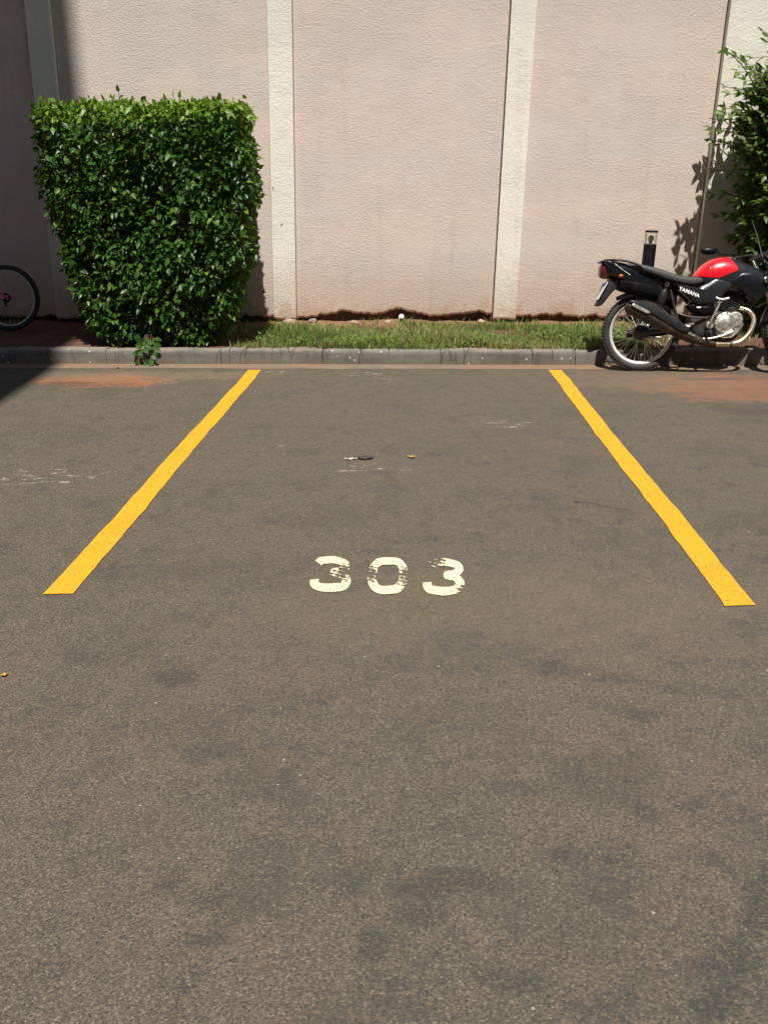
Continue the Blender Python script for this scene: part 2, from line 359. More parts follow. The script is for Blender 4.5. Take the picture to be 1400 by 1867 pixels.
class MB:
    base = None
    def __init__(s, xf=None): s.v = []; s.f = []; s.xf = xf if MB.base is None else (MB.base @ xf if xf else MB.base)
    def add(s, vs, fs):
        o = len(s.v); s.v += [Vector(v) for v in vs]; s.f += [tuple(i+o for i in f) for f in fs]; return s
    def tube(s, P, r, n=10, closed=False, cap=True, sm=0):
        if sm: P = catmull(P, sm, closed)
        P = [Vector(p) for p in P]; L = len(P); rr = r if isinstance(r, (list, tuple)) else None
        vs = []; fs = []; prev = None
        for i, p in enumerate(P):
            a = P[(i-1) % L] if closed or i > 0 else P[0]; b = P[(i+1) % L] if closed or i < L-1 else P[-1]
            t = (b-a).normalized()
            if prev is None:
                ref = Vector((0, 0, 1)) if abs(t.z) < .9 else Vector((1, 0, 0)); u = t.cross(ref).normalized()
            else: u = (prev - t*prev.dot(t)).normalized()
            prev = u; w = t.cross(u)
            q = (rr[0] + (rr[-1]-rr[0])*i/(L-1) if len(rr) == 2 else rr[min(i, len(rr)-1)]) if rr else r
            for k in range(n):
                an = 2*math.pi*k/n; vs.append(p + (u*math.cos(an) + w*math.sin(an))*q)
        for i in range(L if closed else L-1):
            for k in range(n):
                fs.append((i*n+k, i*n+(k+1) % n, ((i+1) % L)*n+(k+1) % n, ((i+1) % L)*n+k))
        if cap and not closed: fs += [tuple(range(n))[::-1], tuple(range((L-1)*n, L*n))]
        return s.add(vs, fs)
    def cyl(s, a, b, r0, r1=None, n=18): return s.tube([a, b], [r0, r0 if r1 is None else r1], n)
    def lathe(s, c, ax, prof, n=48):
        """prof: [(distance along axis, radius)], closed loop when it ends where it starts."""
        c = Vector(c); ax = Vector(ax).normalized()
        ref = Vector((0, 0, 1)) if abs(ax.z) < .9 else Vector((1, 0, 0)); u = ax.cross(ref).normalized(); w = ax.cross(u)
        vs = []; fs = []; m = len(prof)
        for k in range(n):
            an = 2*math.pi*k/n; d = u*math.cos(an) + w*math.sin(an)
            for h, r in prof: vs.append(c + ax*h + d*r)
        for k in range(n):
            for j in range(m-1):
                fs.append((k*m+j, ((k+1) % n)*m+j, ((k+1) % n)*m+j+1, k*m+j+1))
        return s.add(vs, fs)
    def loft(s, secs, n=24, keep=None, off=0.0, sub=1):
        """secs: (x, z_bottom, z_top, half_width, exponent) along x; keep(x,y,z) picks faces."""
        if sub > 1:
            out = []
            A = [Vector(q[:4]) for q in secs]
            for i in range(len(A)-1):
                for j in range(sub):
                    t = j/sub; g = lambda k: A[min(max(k, 0), len(A)-1)]
                    a, b, c, d = g(i-1), g(i), g(i+1), g(i+2)
                    v = .5*((2*b)+(c-a)*t+(2*a-5*b+4*c-d)*t*t+(3*b-a-3*c+d)*t**3)
                    out.append((*v, secs[i][4]))
            out.append(secs[-1]); secs = out
        vs = []; fs = []; L = len(secs)
        for (x, zb, zt, hw, e) in secs:
            zc = (zb+zt)/2; hh = (zt-zb)/2 + off
            for k in range(n):
                an = 2*math.pi*k/n; c_, s_ = math.cos(an), math.sin(an)
                vs.append(Vector((x, (hw+off)*math.copysign(abs(c_)**(2/e), c_), zc + hh*math.copysign(abs(s_)**(2/e), s_))))
        for i in range(L-1):
            for k in range(n):
                f = (i*n+k, (i+1)*n+k, (i+1)*n+(k+1) % n, i*n+(k+1) % n)
                if keep:
                    m = sum((vs[q] for q in f), Vector())/4
                    if not keep(m.x, m.y, m.z): continue
                fs.append(f)
        if not keep: fs += [tuple(range(n)), tuple(range((L-1)*n, L*n))[::-1]]
        return s.add(vs, fs)
    def box(s, c, h, rot=None):
        c = Vector(c); m = Euler(rot).to_matrix() if rot else Matrix.Identity(3)
        vs = [c + m @ Vector((sx*h[0], sy*h[1], sz*h[2])) for sx in (-1, 1) for sy in (-1, 1) for sz in (-1, 1)]
        return s.add(vs, [(0, 1, 3, 2), (4, 6, 7, 5), (0, 4, 5, 1), (2, 3, 7, 6), (0, 2, 6, 4), (1, 5, 7, 3)])
    def ball(s, c, r, n=16, m=10):
        c = Vector(c); r = Vector(r if isinstance(r, (tuple, list)) else (r, r, r)); vs = []; fs = []
        for i in range(m+1):
            th = math.pi*i/m
            for k in range(n):
                ph = 2*math.pi*k/n
                vs.append(c + Vector((r.x*math.sin(th)*math.cos(ph), r.y*math.sin(th)*math.sin(ph), r.z*math.cos(th))))
        for i in range(m):
            for k in range(n): fs.append((i*n+k, (i+1)*n+k, (i+1)*n+(k+1) % n, i*n+(k+1) % n))
        return s.add(vs, fs)
    def pillow(s, poly, y0, y1, bulge=.01, edge=.008, sm=4):
        """side panel: outline in (x,z), from y0 (inner) to y1 (outer), edge rounded, face bulged outward."""
        P = [(p.x, p.y) for p in catmull([(a, b, 0) for a, b in poly], sm, True)] if sm else list(poly)
        n = len(P); cx = sum(p[0] for p in P)/n; cz = sum(p[1] for p in P)/n; sg = 1 if y1 > y0 else -1
        rings = [(1.0, y0), (1.0, y1 - sg*edge)]
        size = max(math.hypot(p[0]-cx, p[1]-cz) for p in P); e = edge/size
        rings += [(1-e*.3, y1 - sg*edge*.3), (1-e, y1)]
        for q in (.82, .6, .35): rings.append((q*(1-e), y1 + sg*bulge*(1-q*q)))
        vs = [Vector((cx+(p[0]-cx)*k, y, cz+(p[1]-cz)*k)) for k, y in rings for p in P]
        vs.append(Vector((cx, y1+sg*bulge, cz))); fs = []
        for i in range(len(rings)-1):
            for k in range(n): fs.append((i*n+k, i*n+(k+1) % n, (i+1)*n+(k+1) % n, (i+1)*n+k))
        last = (len(rings)-1)*n
        for k in range(n): fs.append((last+k, last+(k+1) % n, len(vs)-1))
        fs.append(tuple(range(n))[::-1])
        return s.add(vs, fs)
    def mesh(s, name, ang=35):
        me = bpy.data.meshes.new(name)
        me.from_pydata([tuple(s.xf @ v) if s.xf else tuple(v) for v in s.v], [], s.f); me.validate()
        import bmesh
        bm = bmesh.new(); bm.from_mesh(me); bmesh.ops.recalc_face_normals(bm, faces=bm.faces); bm.to_mesh(me); bm.free()
        me.shade_smooth(); me.set_sharp_from_angle(angle=R(ang)); return me
    def build(s, name, mat, parent=None, ang=35, bevel=0.0):
        o = link(name, s.mesh(name, ang), mat, parent)
        if bevel:
            m = o.modifiers.new('bevel', 'BEVEL'); m.width = bevel; m.segments = 2; m.limit_method = 'ANGLE'
        return o

def noise1(x, seed=0):
    r = 0
    for k, (f, a) in enumerate(((1.7, 1), (4.3, .6), (11.1, .4), (27.0, .25))):
        r += a*math.sin(f*x + seed*3.1 + k*1.9 + 1.3*math.sin(f*.37*x + seed))
    return r/1.6

# ------------------------------------------------------------------ ground, asphalt, gutter, kerb, soil
def sheet(name, x0, x1, y0, y1, z, mat):
    o = MB().add([(x0, y0, z), (x1, y0, z), (x1, y1, z), (x0, y1, z)], [(0, 1, 2, 3)]).build(name, mat)
    return tag(o, kind='structure')
sheet('ground', -400, 400, -400, 400, -.06, M['ground'])
sheet('asphalt', -40, 40, -40, 7.84, 0, M['asphalt'])
gx = np.arange(-14, 14.01, .04); vs_ = []
for x in gx:
    vs_ += [(x, 7.665 + .010*noise1(x*1.4, 2), .002), (x, 7.70, .006), (x, 7.835, .010)]
n_ = len(gx)
tag(MB().add(vs_, [(i*3+j, (i+1)*3+j, (i+1)*3+j+1, i*3+j+1) for i in range(n_-1) for j in (0, 1)]).build('gutter', M['gutter']), kind='structure')

kerb = tag(bpy.data.objects.new('kerb', None), kind='structure'); C.objects.link(kerb)
KJ = [-9.9, -8.9, -7.9, -6.9, -5.9, -4.9, -3.52, -2.70, -1.68, -.78, -.46, .455, 1.42, 2.35, 3.3, 4.3, 5.3, 6.3, 7.3, 8.3, 9.3]
for a, b in zip(KJ[:-1], KJ[1:]):
    g = .0022; dy = random.uniform(-.004, .004); dz = random.uniform(-.004, .004)
    prof = [(7.836, -.05), (7.832, .10), (7.838, .122), (7.852, .135), (7.95, .137), (7.955, -.05)]
    m = MB(); ns = max(2, int((b-a)/.06)); vv = []; ff = []
    for i in range(ns+1):
        x = a+g+(b-a-2*g)*i/ns
        for j, (y, z) in enumerate(prof):
            w = .0025*noise1(x*3, j) if 0 < j < 5 else 0
            vv.append((x, y+dy+w, z+(dz+w if z > 0 else 0)))
    k = len(prof)
    for i in range(ns):
        for j in range(k-1): ff.append((i*k+j, (i+1)*k+j, (i+1)*k+j+1, i*k+j+1))
    ff += [tuple(range(k)), tuple(range(ns*k, ns*k+k))[::-1]]
    m.add(vv, ff).build('kerb_stone', M['kerb'], kerb, 50)

def soil_z(x, y):
    t = (y-7.95)/1.65
    z = .118 + .020*t + .010*noise1(x*.9, 1)*t + .006*math.sin(x*7+y*5) + .004*math.sin(x*19-y*13)
    z += .03*math.exp(-((x+.1)/.35)**2)*max(0, t-.6)/.4
    return z
xs = np.arange(-14, 14.01, .07); ys = np.linspace(7.945, 9.80, 30)
V = [(x, y, soil_z(x, y) + random.uniform(-.004, .004)) for x in xs for y in ys]
F = [(i*30+j, (i+1)*30+j, (i+1)*30+j+1, i*30+j+1) for i in range(len(xs)-1) for j in range(29)]
o = MB().add(V, F).build('soil_bed', M['soil']); tag(o, kind='structure')

# ------------------------------------------------------------------ boundary wall
YW = 9.60; LEAN = .022; WTOP = 3.9
wall = thing('boundary_wall', 'pinkish beige roughcast boundary wall with raised cream pilasters and crumbling foot', 'wall', (0, YW, 0))
PIL = [(-10.55, .23), (-8.22, .23), (-5.93, .23), (-3.66, .235), (-1.345, .235), (.958, .235), (3.36, .98), (6.1, .235), (8.4, .235)]
def plaster(x0, x1, yf, yb, zb, step=.014, gap=0.0):
    """a slab of plaster whose foot has broken away unevenly; leans with the wall."""
    n = max(2, int((x1-x0)/step)); vv = []; ff = []
    for i in range(n+1):
        x = x0 + gap + (x1-x0-2*gap)*i/n
        b = zb(x)
        for y, z in ((yb, WTOP), (yf, WTOP), (yf, .9), (yf, b+.03), (yf + .004, b+.008), (yf+.02, b), (yb, b+.01)):
            vv.append((x + LEAN*z, y, z))
    for i in range(n):
        for j in range(6): ff.append((i*7+j, i*7+j+1, (i+1)*7+j+1, (i+1)*7+j))
    ff += [tuple(range(7)), tuple(range(n*7, n*7+7))[::-1]]
    return MB().add(vv, ff)
def foot(x):
    b = .178 + .010*noise1(x*2.2, 5) + .007*noise1(x*9, 3)
    b += .055*math.exp(-((x+.72)/.24)**2) + .060*math.exp(-((x+.12)/.26)**2) + .050*math.exp(-((x-.66)/.22)**2) + .02*math.exp(-((x-1.5)/.2)**2) + .016*max(0, noise1(x*5.1, 7)) + .010*abs(noise1(x*23, 2)) + .012*max(0, noise1(x*37, 6)-.2)
    return b
for (pa, wa), (pb, wb) in zip(PIL[:-1], PIL[1:]):
    plaster(pa+wa/2+.004, pb-wb/2-.011, 0, .10, foot).build('wall_panel', M['stucco'], wall, 60)
for p, w in PIL:
    d = -.060 if w < .5 else -.080
    plaster(p-w/2, p+w/2, d, .10, lambda x: .168 + .008*noise1(x*9, 8)).build('pilaster', M['cream'], wall, 60)
vv = []; xs = np.arange(-11, 9, .05)
for x in xs:
    for z in (-.05, .06, .13, .20, .3, WTOP-.02):
        vv.append((x + LEAN*z, .075 + (.03*noise1(x*6+z*40, 4) if z < .25 else 0) - (.05 if z < .1 else 0), z))
MB().add(vv, [(i*6+j, i*6+j+1, (i+1)*6+j+1, (i+1)*6+j) for i in range(len(xs)-1) for j in range(5)]).build('footing', M['footing'], wall, 60)
MB().box((-1, .05, WTOP+.05), (10, .16, .05)).build('coping', M['cream'], wall)

pp = thing('drain_pipe', 'short white drain pipe end poking out at the foot of the wall', 'pipe', (-.115, 9.52, .176))
MB().lathe((0, 0, 0), (0, -1, -.12), [(-.1, .022), (.05, .022), (.05, .031), (-.1, .031), (-.1, .022)], 20).build('pipe_tube', M['pvc'], pp)

# ------------------------------------------------------------------ building behind on the left, which shades the left edge
bld = thing('apartment_building', 'tall plain apartment block whose shadow falls across the left edge', 'building', (-2.43, -.02, 0))
MB().box((-7.0, -7.0, 14.0), (7.0, 7.0, 14.2)).build('wall', M['facade'], bld)
MB().box((-7.0, -7.0, 28.35), (7.0, 7.0, .15)).build('roof', M['facade'], bld)
wf = MB()
for a, b in (((-.62, 0, 0), (.06, .05, .75)), ((.62, 0, 0), (.06, .05, .75)), ((0, 0, .72), (.56, .05, .05)), ((0, 0, -.72), (.56, .05, .05)), ((0, 0, 0), (.03, .045, .67))): wf.box(a, b)
wfm = wf.mesh('window'); wfm.materials.append(M['white'])
wpm = MB().box((0, .012, 0), (.56, .014, .67)).mesh('pane'); wpm.materials.append(M['pane'])
for fl in range(9):
    for (x, y, r) in ((-2, .02, 0), (-6, .02, 0), (-10, .02, 0), (.02, -2.5, -90), (.02, -7, -90), (.02, -11.5, -90)):
        w = bpy.data.objects.new('window', wfm); C.objects.link(w); w.parent = bld
        w.location = (x, y, 1.7+fl*3.05); w.rotation_euler = (0, 0, R(r))
        p = bpy.data.objects.new('pane', wpm); C.objects.link(p); p.parent = w

sky_blocker = thing('apartment_building', 'unseen long plain block added behind the camera to cut sky light in the shade', 'building', (6, -20, 0))  # added block, out of view, keeps sky light off the shaded parts
MB().box((0, -6.0, 13.5), (24, 6.0, 13.7)).build('wall', M['facade'], sky_blocker)
MB().box((0, -6.0, 27.35), (24.2, 6.2, .15)).build('roof', M['facade'], sky_blocker)
for fl in range(8):
    for k in range(8):
        w = bpy.data.objects.new('window', wfm); C.objects.link(w); w.parent = sky_blocker; w.location = (-20+k*5.7, .02, 1.9+fl*3.2)
        p = bpy.data.objects.new('pane', wpm); C.objects.link(p); p.parent = w

# ------------------------------------------------------------------ painted bay lines and number
def bay_line(x, y0, y1, w, seed, slant):
    vv = []; n = 90
    for i in range(n+1):
        t = i/n; y = y0 + (y1-y0)*t; ww = w/2
        c = .005*noise1(y*.9, seed)
        a = .0022*noise1(y*6, seed+1); b = .0022*noise1(y*6, seed+2)
        s = slant*(1-t)**30
        vv += [(x-ww+c+a, y - s, .004), (x+ww+c+b, y + s, .004)]
    return MB().add(vv, [(2*i, 2*i+1, 2*i+3, 2*i+2) for i in range(n)])
o = bay_line(-1.345, 3.07, 7.60, .112, 3, .004).build('bay_line', M['yellow'])
tag(o, 'yellow painted bay line on the asphalt, the one ending near the hedge', 'parking line', 'yellow lines of the parking bay')
o = bay_line(1.217, 3.03, 7.63, .112, 9, .006).build('bay_line', M['yellow'])
tag(o, 'yellow painted bay line on the asphalt, the one ending by the motorcycle wheel', 'parking line', 'yellow lines of the parking bay')

THREE = [(.16, .80), (.25, .88), (.52, .90), (.80, .82), (.86, .70), (.78, .58), (.58, .52), (.80, .45), (.89, .30), (.83, .16), (.65, .10), (.35, .10), (.14, .16), (.10, .31)]
ZERO_A = [(.12, .56), (.13, .70), (.26, .88), (.5, .91), (.74, .88), (.87, .70), (.885, .53)]
ZERO_B = [(.885, .47), (.87, .30), (.74, .12), (.5, .09), (.26, .12), (.13, .30), (.115, .47)]
num = thing('bay_number', 'worn cream stencilled number 303 painted on the asphalt between the lines', 'number', (0, 0, .004))
def digit_mesh(paths, seed, w=.228, nx=96, ny=150):
    pts = []; ends = []
    for p in paths:
        q = catmull([(a_, b_, 0) for a_, b_ in p], 10); k0 = len(pts); pts += [(v.x, v.y) for v in q]
        ends += [(k0, (q[0]-q[2]).normalized(), q[0]), (len(pts)-1, (q[-1]-q[-3]).normalized(), q[-1])]
    pts = np.array(pts); gx_, gy_ = np.meshgrid(np.linspace(-.05, 1.05, nx), np.linspace(-.03, 1.03, ny), indexing='ij')
    dd = np.hypot(gx_[..., None]-pts[:, 0], (gy_[..., None]-pts[:, 1])); d = np.min(dd, axis=-1); near_ = np.argmin(dd, axis=-1)
    for k_, t_, p_ in ends: d[(near_ == k_) & ((gx_-p_.x)*t_.x + (gy_-p_.y)*t_.y > .012)] = 9
    wob = .008*np.sin(gx_*13+seed)*np.sin(gy_*17+seed*2) + .006*np.sin(gx_*71+seed*3)*np.sin(gy_*63)
    ok = d < w/2 + wob
    return gx_, gy_, ok
for cx, paths, y0, y1, tw, wear in ((-.319, (THREE,), 3.118, 3.462, -.02, ((.86, .62, .16), (.75, .42, .20), (.45, .52, .1))), (-.090, (ZERO_A, ZERO_B), 3.105, 3.452, 0, ((.06, .62, .16), (.12, .42, .15), (.95, .36, .2), (.92, .60, .13))), (.134, (THREE,), 3.098, 3.448, .02, ((.12, .86, .2), (.36, .95, .16), (.95, .14, .13)))):
    gx_, gy_, ok = digit_mesh(paths, cx*9)
    ero = np.zeros_like(gx_)
    for ax_, ay_, ar_ in wear: ero += np.exp(-(((gx_-ax_)/ar_)**2+((gy_-ay_)/ar_)**2))
    fl_ = np.sin(gx_*41+cx*50)*np.sin(gy_*19+3) + np.sin(gx_*17+gy_*63+cx*20) + .8*np.sin(gx_*97-gy_*57) + .7*np.sin(gy_*121+gx_*23)
    ok &= ~(ero*1.9 + .55*fl_ > 1.45)
    c_ = ok[:-1, :-1] & ok[1:, 1:]
    idx = -np.ones(gx_.shape, int); vv = []; ff = []
    def vid(i, j):
        if idx[i, j] < 0:
            idx[i, j] = len(vv); u, v = gx_[i, j], gy_[i, j]
            vv.append((cx + (u-.5)*.160 + tw*(v-.5), y0 + v*(y1-y0), 0))
        return idx[i, j]
    for i, j in zip(*np.nonzero(c_)): ff.append((vid(i, j), vid(i+1, j), vid(i+1, j+1), vid(i, j+1)))
    MB().add(vv, ff).build('digit', M['digit'], num)

# ------------------------------------------------------------------ leaves
LV = np.array([(0, 0, 0), (-.24, .33, .07), (.24, .33, .07), (-.19, .66, .05), (.19, .66, .05), (0, 1, -.10), (0, .33, 0), (0, .66, -.015)])
LF = np.array([(0, 2, 6), (0, 6, 1), (6, 2, 4), (6, 4, 7), (1, 6, 7), (1, 7, 3), (7, 4, 5), (3, 7, 5)])
def unit(a): return a/np.maximum(np.linalg.norm(a, axis=-1, keepdims=True), 1e-9)
def leaf_frames(A, N):
    A = unit(A); S = unit(np.cross(A, N)); N2 = np.cross(S, A); return S, A, N2
def leaf_cloud(P, A, N, size, tone, wid=1.0):
    S, A, N2 = leaf_frames(A, N); n = len(P)
    L = LV*np.array([wid, 1, 1])
    V = P[:, None, :] + size[:, None, None]*(L[None, :, 0:1]*S[:, None, :] + L[None, :, 1:2]*A[:, None, :] + L[None, :, 2:3]*N2[:, None, :])
    F = (np.arange(n)*8)[:, None, None] + LF[None]
    return V.reshape(-1, 3), F.reshape(-1, 3), np.repeat(tone, 8)
def leaf_objects(P, A, N, size, tone, mat, parent, wid=1.0):
    """each leaf an object; meshes shared between leaves of one tone."""
    ms = []
    for t in (.1, .3, .5, .7, .95):
        me = fast_mesh('leaf', LV*np.array([wid, 1, 1]), LF, np.full(8, t)); me.materials.append(mat); ms.append(me)
    S, A, N2 = leaf_frames(A, N); base = Vector(parent.location)
    for i in range(len(P)):
        o = bpy.data.objects.new('leaf', ms[min(4, int(tone[i]*5))]); C.objects.link(o); o.parent = parent
        s = float(size[i]); q = P[i] - np.array(base)
        o.matrix_local = Matrix(((S[i][0]*s, A[i][0]*s, N2[i][0]*s, q[0]), (S[i][1]*s, A[i][1]*s, N2[i][1]*s, q[1]), (S[i][2]*s, A[i][2]*s, N2[i][2]*s, q[2]), (0, 0, 0, 1)))

# ------------------------------------------------------------------ hedge
hedge = thing('hedge', 'clipped box-shaped green hedge growing against the wall behind the kerb', 'hedge', (-2.3, 8.78, .12))
HZ = np.array([.10, .30, .60, .95, 1.35, 1.75, 2.06, 2.16])
HL = np.array([-2.70, -2.86, -3.00, -3.09, -3.15, -3.18, -3.18, -3.14])     # left edge at the front, by height
HR = np.array([-1.76, -1.62, -1.52, -1.45, -1.38, -1.36, -1.40, -1.45])     # right edge
HF = np.array([8.12, 8.06, 8.01, 8.00, 8.00, 8.00, 8.02, 8.06])             # front
HB = np.array([9.1, 9.25, 9.32, 9.35, 9.38, 9.40, 9.40, 9.36])
HTOP = 2.14
def hedge_surface(n):
    z = .17 + (HTOP-.17)*RNG.uniform(0, 1, n)**.92; u = RNG.uniform(-1, 1, n); side = RNG.choice(4, n, p=[.44, .20, .20, .16])
    rnd = np.clip((np.abs(u)-.80)/.20, 0, 1)**2*.13
    cx = np.select([side == 0, side == 1, side == 2, side == 3], [u, 1-rnd, rnd-1, u])
    sy = np.select([side == 0, side == 1, side == 2, side == 3], [rnd-1, u, u, 1-rnd])
    tl_ = np.clip((np.abs(u)-.8)/.2, 0, 1)*.8*np.sign(u)
    nx = np.select([side == 0, side == 1, side == 2, side == 3], [tl_, 1, -1, tl_])
    ny = np.select([side == 0, side == 1, side == 2, side == 3], [-1, tl_, tl_, 1])
    l, r, f, b = (np.interp(z, HZ, q) for q in (HL, HR, HF, HB))
    hy = (sy+1)/2
    rr = r - .32*hy**1.5; ll = l + .15*hy                 # the back is a little narrower
    X = (ll+rr)/2 + cx*(rr-ll)/2; Y = (f+b)/2 + sy*(b-f)/2
    return np.stack([X, Y, z], 1), unit(np.stack([nx, ny, np.zeros(n)], 1))
def lump(P):
    return (np.sin(P[:, 0]*5.3+1)*np.sin(P[:, 2]*4.7+P[:, 0]*2) + .6*np.sin(P[:, 0]*11+P[:, 2]*9.2) + .4*np.sin(P[:, 2]*17-P[:, 0]*13))
def hedge_leaves(n, depth, front_only=False):
    P, O = hedge_surface(n)
    if front_only:
        k = (P[:, 1] < 8.2) & (O[:, 1] < -.6); P, O = P[k], O[k]
    m = len(P)
    d = RNG.exponential(depth, m) - .03 + .034*lump(P)
    P = P - O*d[:, None] + RNG.normal(0, .012, (m, 3))
    A = O*RNG.uniform(.1, .9, m)[:, None] + np.array([0, 0, -1])*RNG.uniform(-.15, 1.0, m)[:, None] + RNG.normal(0, .45, (m, 3))
    N = O*.45 + np.array([0, 0, 1])*.70 + RNG.normal(0, .55, (m, 3))
    size = RNG.uniform(.042, .078, m)
    tone = np.clip(RNG.normal(.42, .18, m) + np.where(P[:, 2] > 2.0, .42, 0) + np.where(O[:, 0] > .5, .18, 0), 0, 1)  # new growth lighter at the top; right side painted lighter as if sunlit
    return P, A, N, size, tone
def hedge_top(n):
    x = RNG.uniform(-3.16, -1.41, n); y = RNG.uniform(8.02, 9.36, n)
    x = x - np.clip(x+1.75, 0, 1)*(np.maximum(y-8.02, 0)/1.34)**1.5*.6
    z = HTOP - .05 + RNG.normal(0, .030, n) + .016*np.sin(x*9)+.016*np.sin(x*17+y*6)
    P = np.stack([x, y, z], 1)
    A = np.array([0, 0, 1])*RNG.uniform(.1, 1.2, n)[:, None] + np.array([0, -.35, 0]) + RNG.normal(0, .5, (n, 3))
    N = np.array([0, -.5, .6]) + RNG.normal(0, .45, (n, 3))
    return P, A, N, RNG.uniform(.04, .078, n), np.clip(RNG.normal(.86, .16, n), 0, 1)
parts = [hedge_leaves(19000, .06), hedge_leaves(6000, .22), hedge_top(3800)]
P, A, N, S_, T_ = (np.concatenate([q[i] for q in parts]) for i in range(5))
q = 9000                                               # the inside of the hedge
zi = RNG.uniform(.35, 2.02, q); li, ri_, fi = (np.interp(zi, HZ, k_) for k_ in (HL, HR, HF)); yi = RNG.uniform(.2, .95, q); xi = RNG.uniform(.06, .94, q)
Pi = np.stack([li+.12*yi + xi*(ri_-li-.12*yi-.30*yi**1.5), fi + yi*(9.3-fi), zi], 1)
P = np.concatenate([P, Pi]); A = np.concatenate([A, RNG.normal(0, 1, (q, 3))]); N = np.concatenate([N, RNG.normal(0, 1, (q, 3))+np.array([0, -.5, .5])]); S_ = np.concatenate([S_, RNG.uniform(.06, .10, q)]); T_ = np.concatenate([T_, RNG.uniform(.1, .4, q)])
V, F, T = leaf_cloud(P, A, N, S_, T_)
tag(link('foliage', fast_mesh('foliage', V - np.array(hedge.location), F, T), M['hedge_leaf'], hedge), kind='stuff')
P, A, N, S_, T_ = hedge_leaves(9000, .01, True)
k = np.argsort(-S_)[:230]
leaf_objects(P[k] + np.array([0, -.03, 0]), A[k], N[k], S_[k]*1.05, np.clip(T_[k]+.05, 0, 1), M['hedge_leaf'], hedge)
m = MB()
for i in range(26):                                    # stems rising from the soil
    x = random.uniform(-2.75, -1.85); y = random.uniform(8.45, 8.95); q = [(x, y, .08)]
    tx = -2.3 + (x+2.3)*1.7
    for j in range(1, 6): q.append((x+(tx-x)*j/5+random.uniform(-.06, .06), y+random.uniform(-.08, .08), .1+.36*j))
    m.tube([Vector(p)-hedge.location for p in q], [.016, .005], 6, sm=2)
for i in range(90):
    z = random.uniform(.3, 1.95); x = random.uniform(-3.0, -1.6); y = random.uniform(8.45, 8.9)
    m.tube([Vector(p)-hedge.location for p in ((x, y, z), (x+random.uniform(-.1, .1), y-.12, z+.05), (x+random.uniform(-.2, .2), y-.22, z+.16))], [.006, .002], 5)
m.build('stems', M['bark'], hedge)
def sprig(base, tip, n, size, tone, parent, mat, wid=1.0):
    """one shoot with its leaves; returns stem path and leaf arrays."""
    base = np.array(base, float); tip = np.array(tip, float); ax = unit(tip-base)
    P = []; A = []; N = []; S = []
    sd = unit(np.cross(ax, np.array([0.3, -1, .2])))
    for i in range(n):
        t = .25 + .75*i/(n-1) if n > 1 else 1
        P.append(base+(tip-base)*t); s = sd*(1 if i % 2 else -1)
        a = ax*(.55 if i < n-1 else 1.5) + s*(.9 if i < n-1 else .1) + RNG.normal(0, .2, 3) + np.array([0, -.25, 0])
        A.append(a); N.append(np.array([0, -.6, .7])+RNG.normal(0, .3, 3)); S.append(size*RNG.uniform(.8, 1.2))
    return np.array(P), np.array(A), np.array(N), np.array(S), np.clip(RNG.normal(tone, .1, n), 0, 1)
def sprig_obj(name, parent, base, tip, n, size, tone, mat, wid=1.0):
    L0 = np.array(parent.location)
    P, A, N, S, T = sprig(base, tip, n, size, tone, parent, mat)
    st = MB().tube([Vector(np.array(base)-L0), Vector(np.array(tip)-L0)], [.004, .002], 5).build(name, M['bark'], parent)
    V, F, T = leaf_cloud(P-L0, A, N, S, T, wid)
    tag(link('leaves', fast_mesh('leaves', V, F, T), mat, st), kind='stuff')
sprig_obj('sprig', hedge, (-2.52, 8.35, 2.03), (-2.50, 8.27, 2.24), 5, .06, .6, M['hedge_leaf'])
sprig_obj('sprig', hedge, (-1.46, 8.2, 1.50), (-1.31, 8.1, 1.52), 4, .05, .6, M['hedge_leaf'])
for dx, dz in ((0, 0), (.05, .03), (-.07, .02), (.09, .09), (-.03, .10)):
    sprig_obj('sprig', hedge, (-2.36+dx*.4, 8.02, .24), (-2.34+dx, 7.79, .03+dz), 6, .078, .38, M['hedge_leaf'], 1.25)
for i in range(14):
    x = random.uniform(-3.05, -1.45)
    sprig_obj('sprig', hedge, (x, random.uniform(8.1, 8.7), 2.03), (x+random.uniform(-.06, .06), random.uniform(8.1, 8.6), 2.12+random.uniform(0, .05)), 5, .05, .75, M['hedge_leaf'])

# ------------------------------------------------------------------ shrub at the right, behind the motorcycle
shrub = thing('shrub', 'loose leafy green shrub at the wall behind the motorcycle', 'shrub', (4.05, 9.05, .12))
ctr = np.array([3.9, 8.85, 1.42]); PP = []; stems = MB(); L0 = np.array(shrub.location)
def add_shoot(a, b, n, size, tone, sag=.1):
    a = np.array(a, float); b = np.array(b, float); path = []
    for i in range(n):
        t = i/(n-1); path.append(a+(b-a)*t + np.array([0, 0, sag*math.sin(t*math.pi)]))
    stems.tube([Vector(p-L0) for p in path], [.007, .002], 5)
    d = unit(b-a); sd = unit(np.cross(d, np.array([0, -.4, 1.0])))
    for i in range(1, n):
        for q in (-1, 1):
            ax = d*.6 + sd*q*RNG.uniform(.5, 1.1) + np.array([0, -.1, -.25]) + RNG.normal(0, .25, 3)
            PP.append((path[i], ax, np.array([0, -.25, 1.0])+RNG.normal(0, .35, 3), size*RNG.uniform(.7, 1.2), np.clip(RNG.normal(tone, .15), 0, 1)))
    PP.append((path[-1], d, np.array([0, -.3, 1.0])+RNG.normal(0, .3, 3), size, np.clip(tone+.15, 0, 1)))
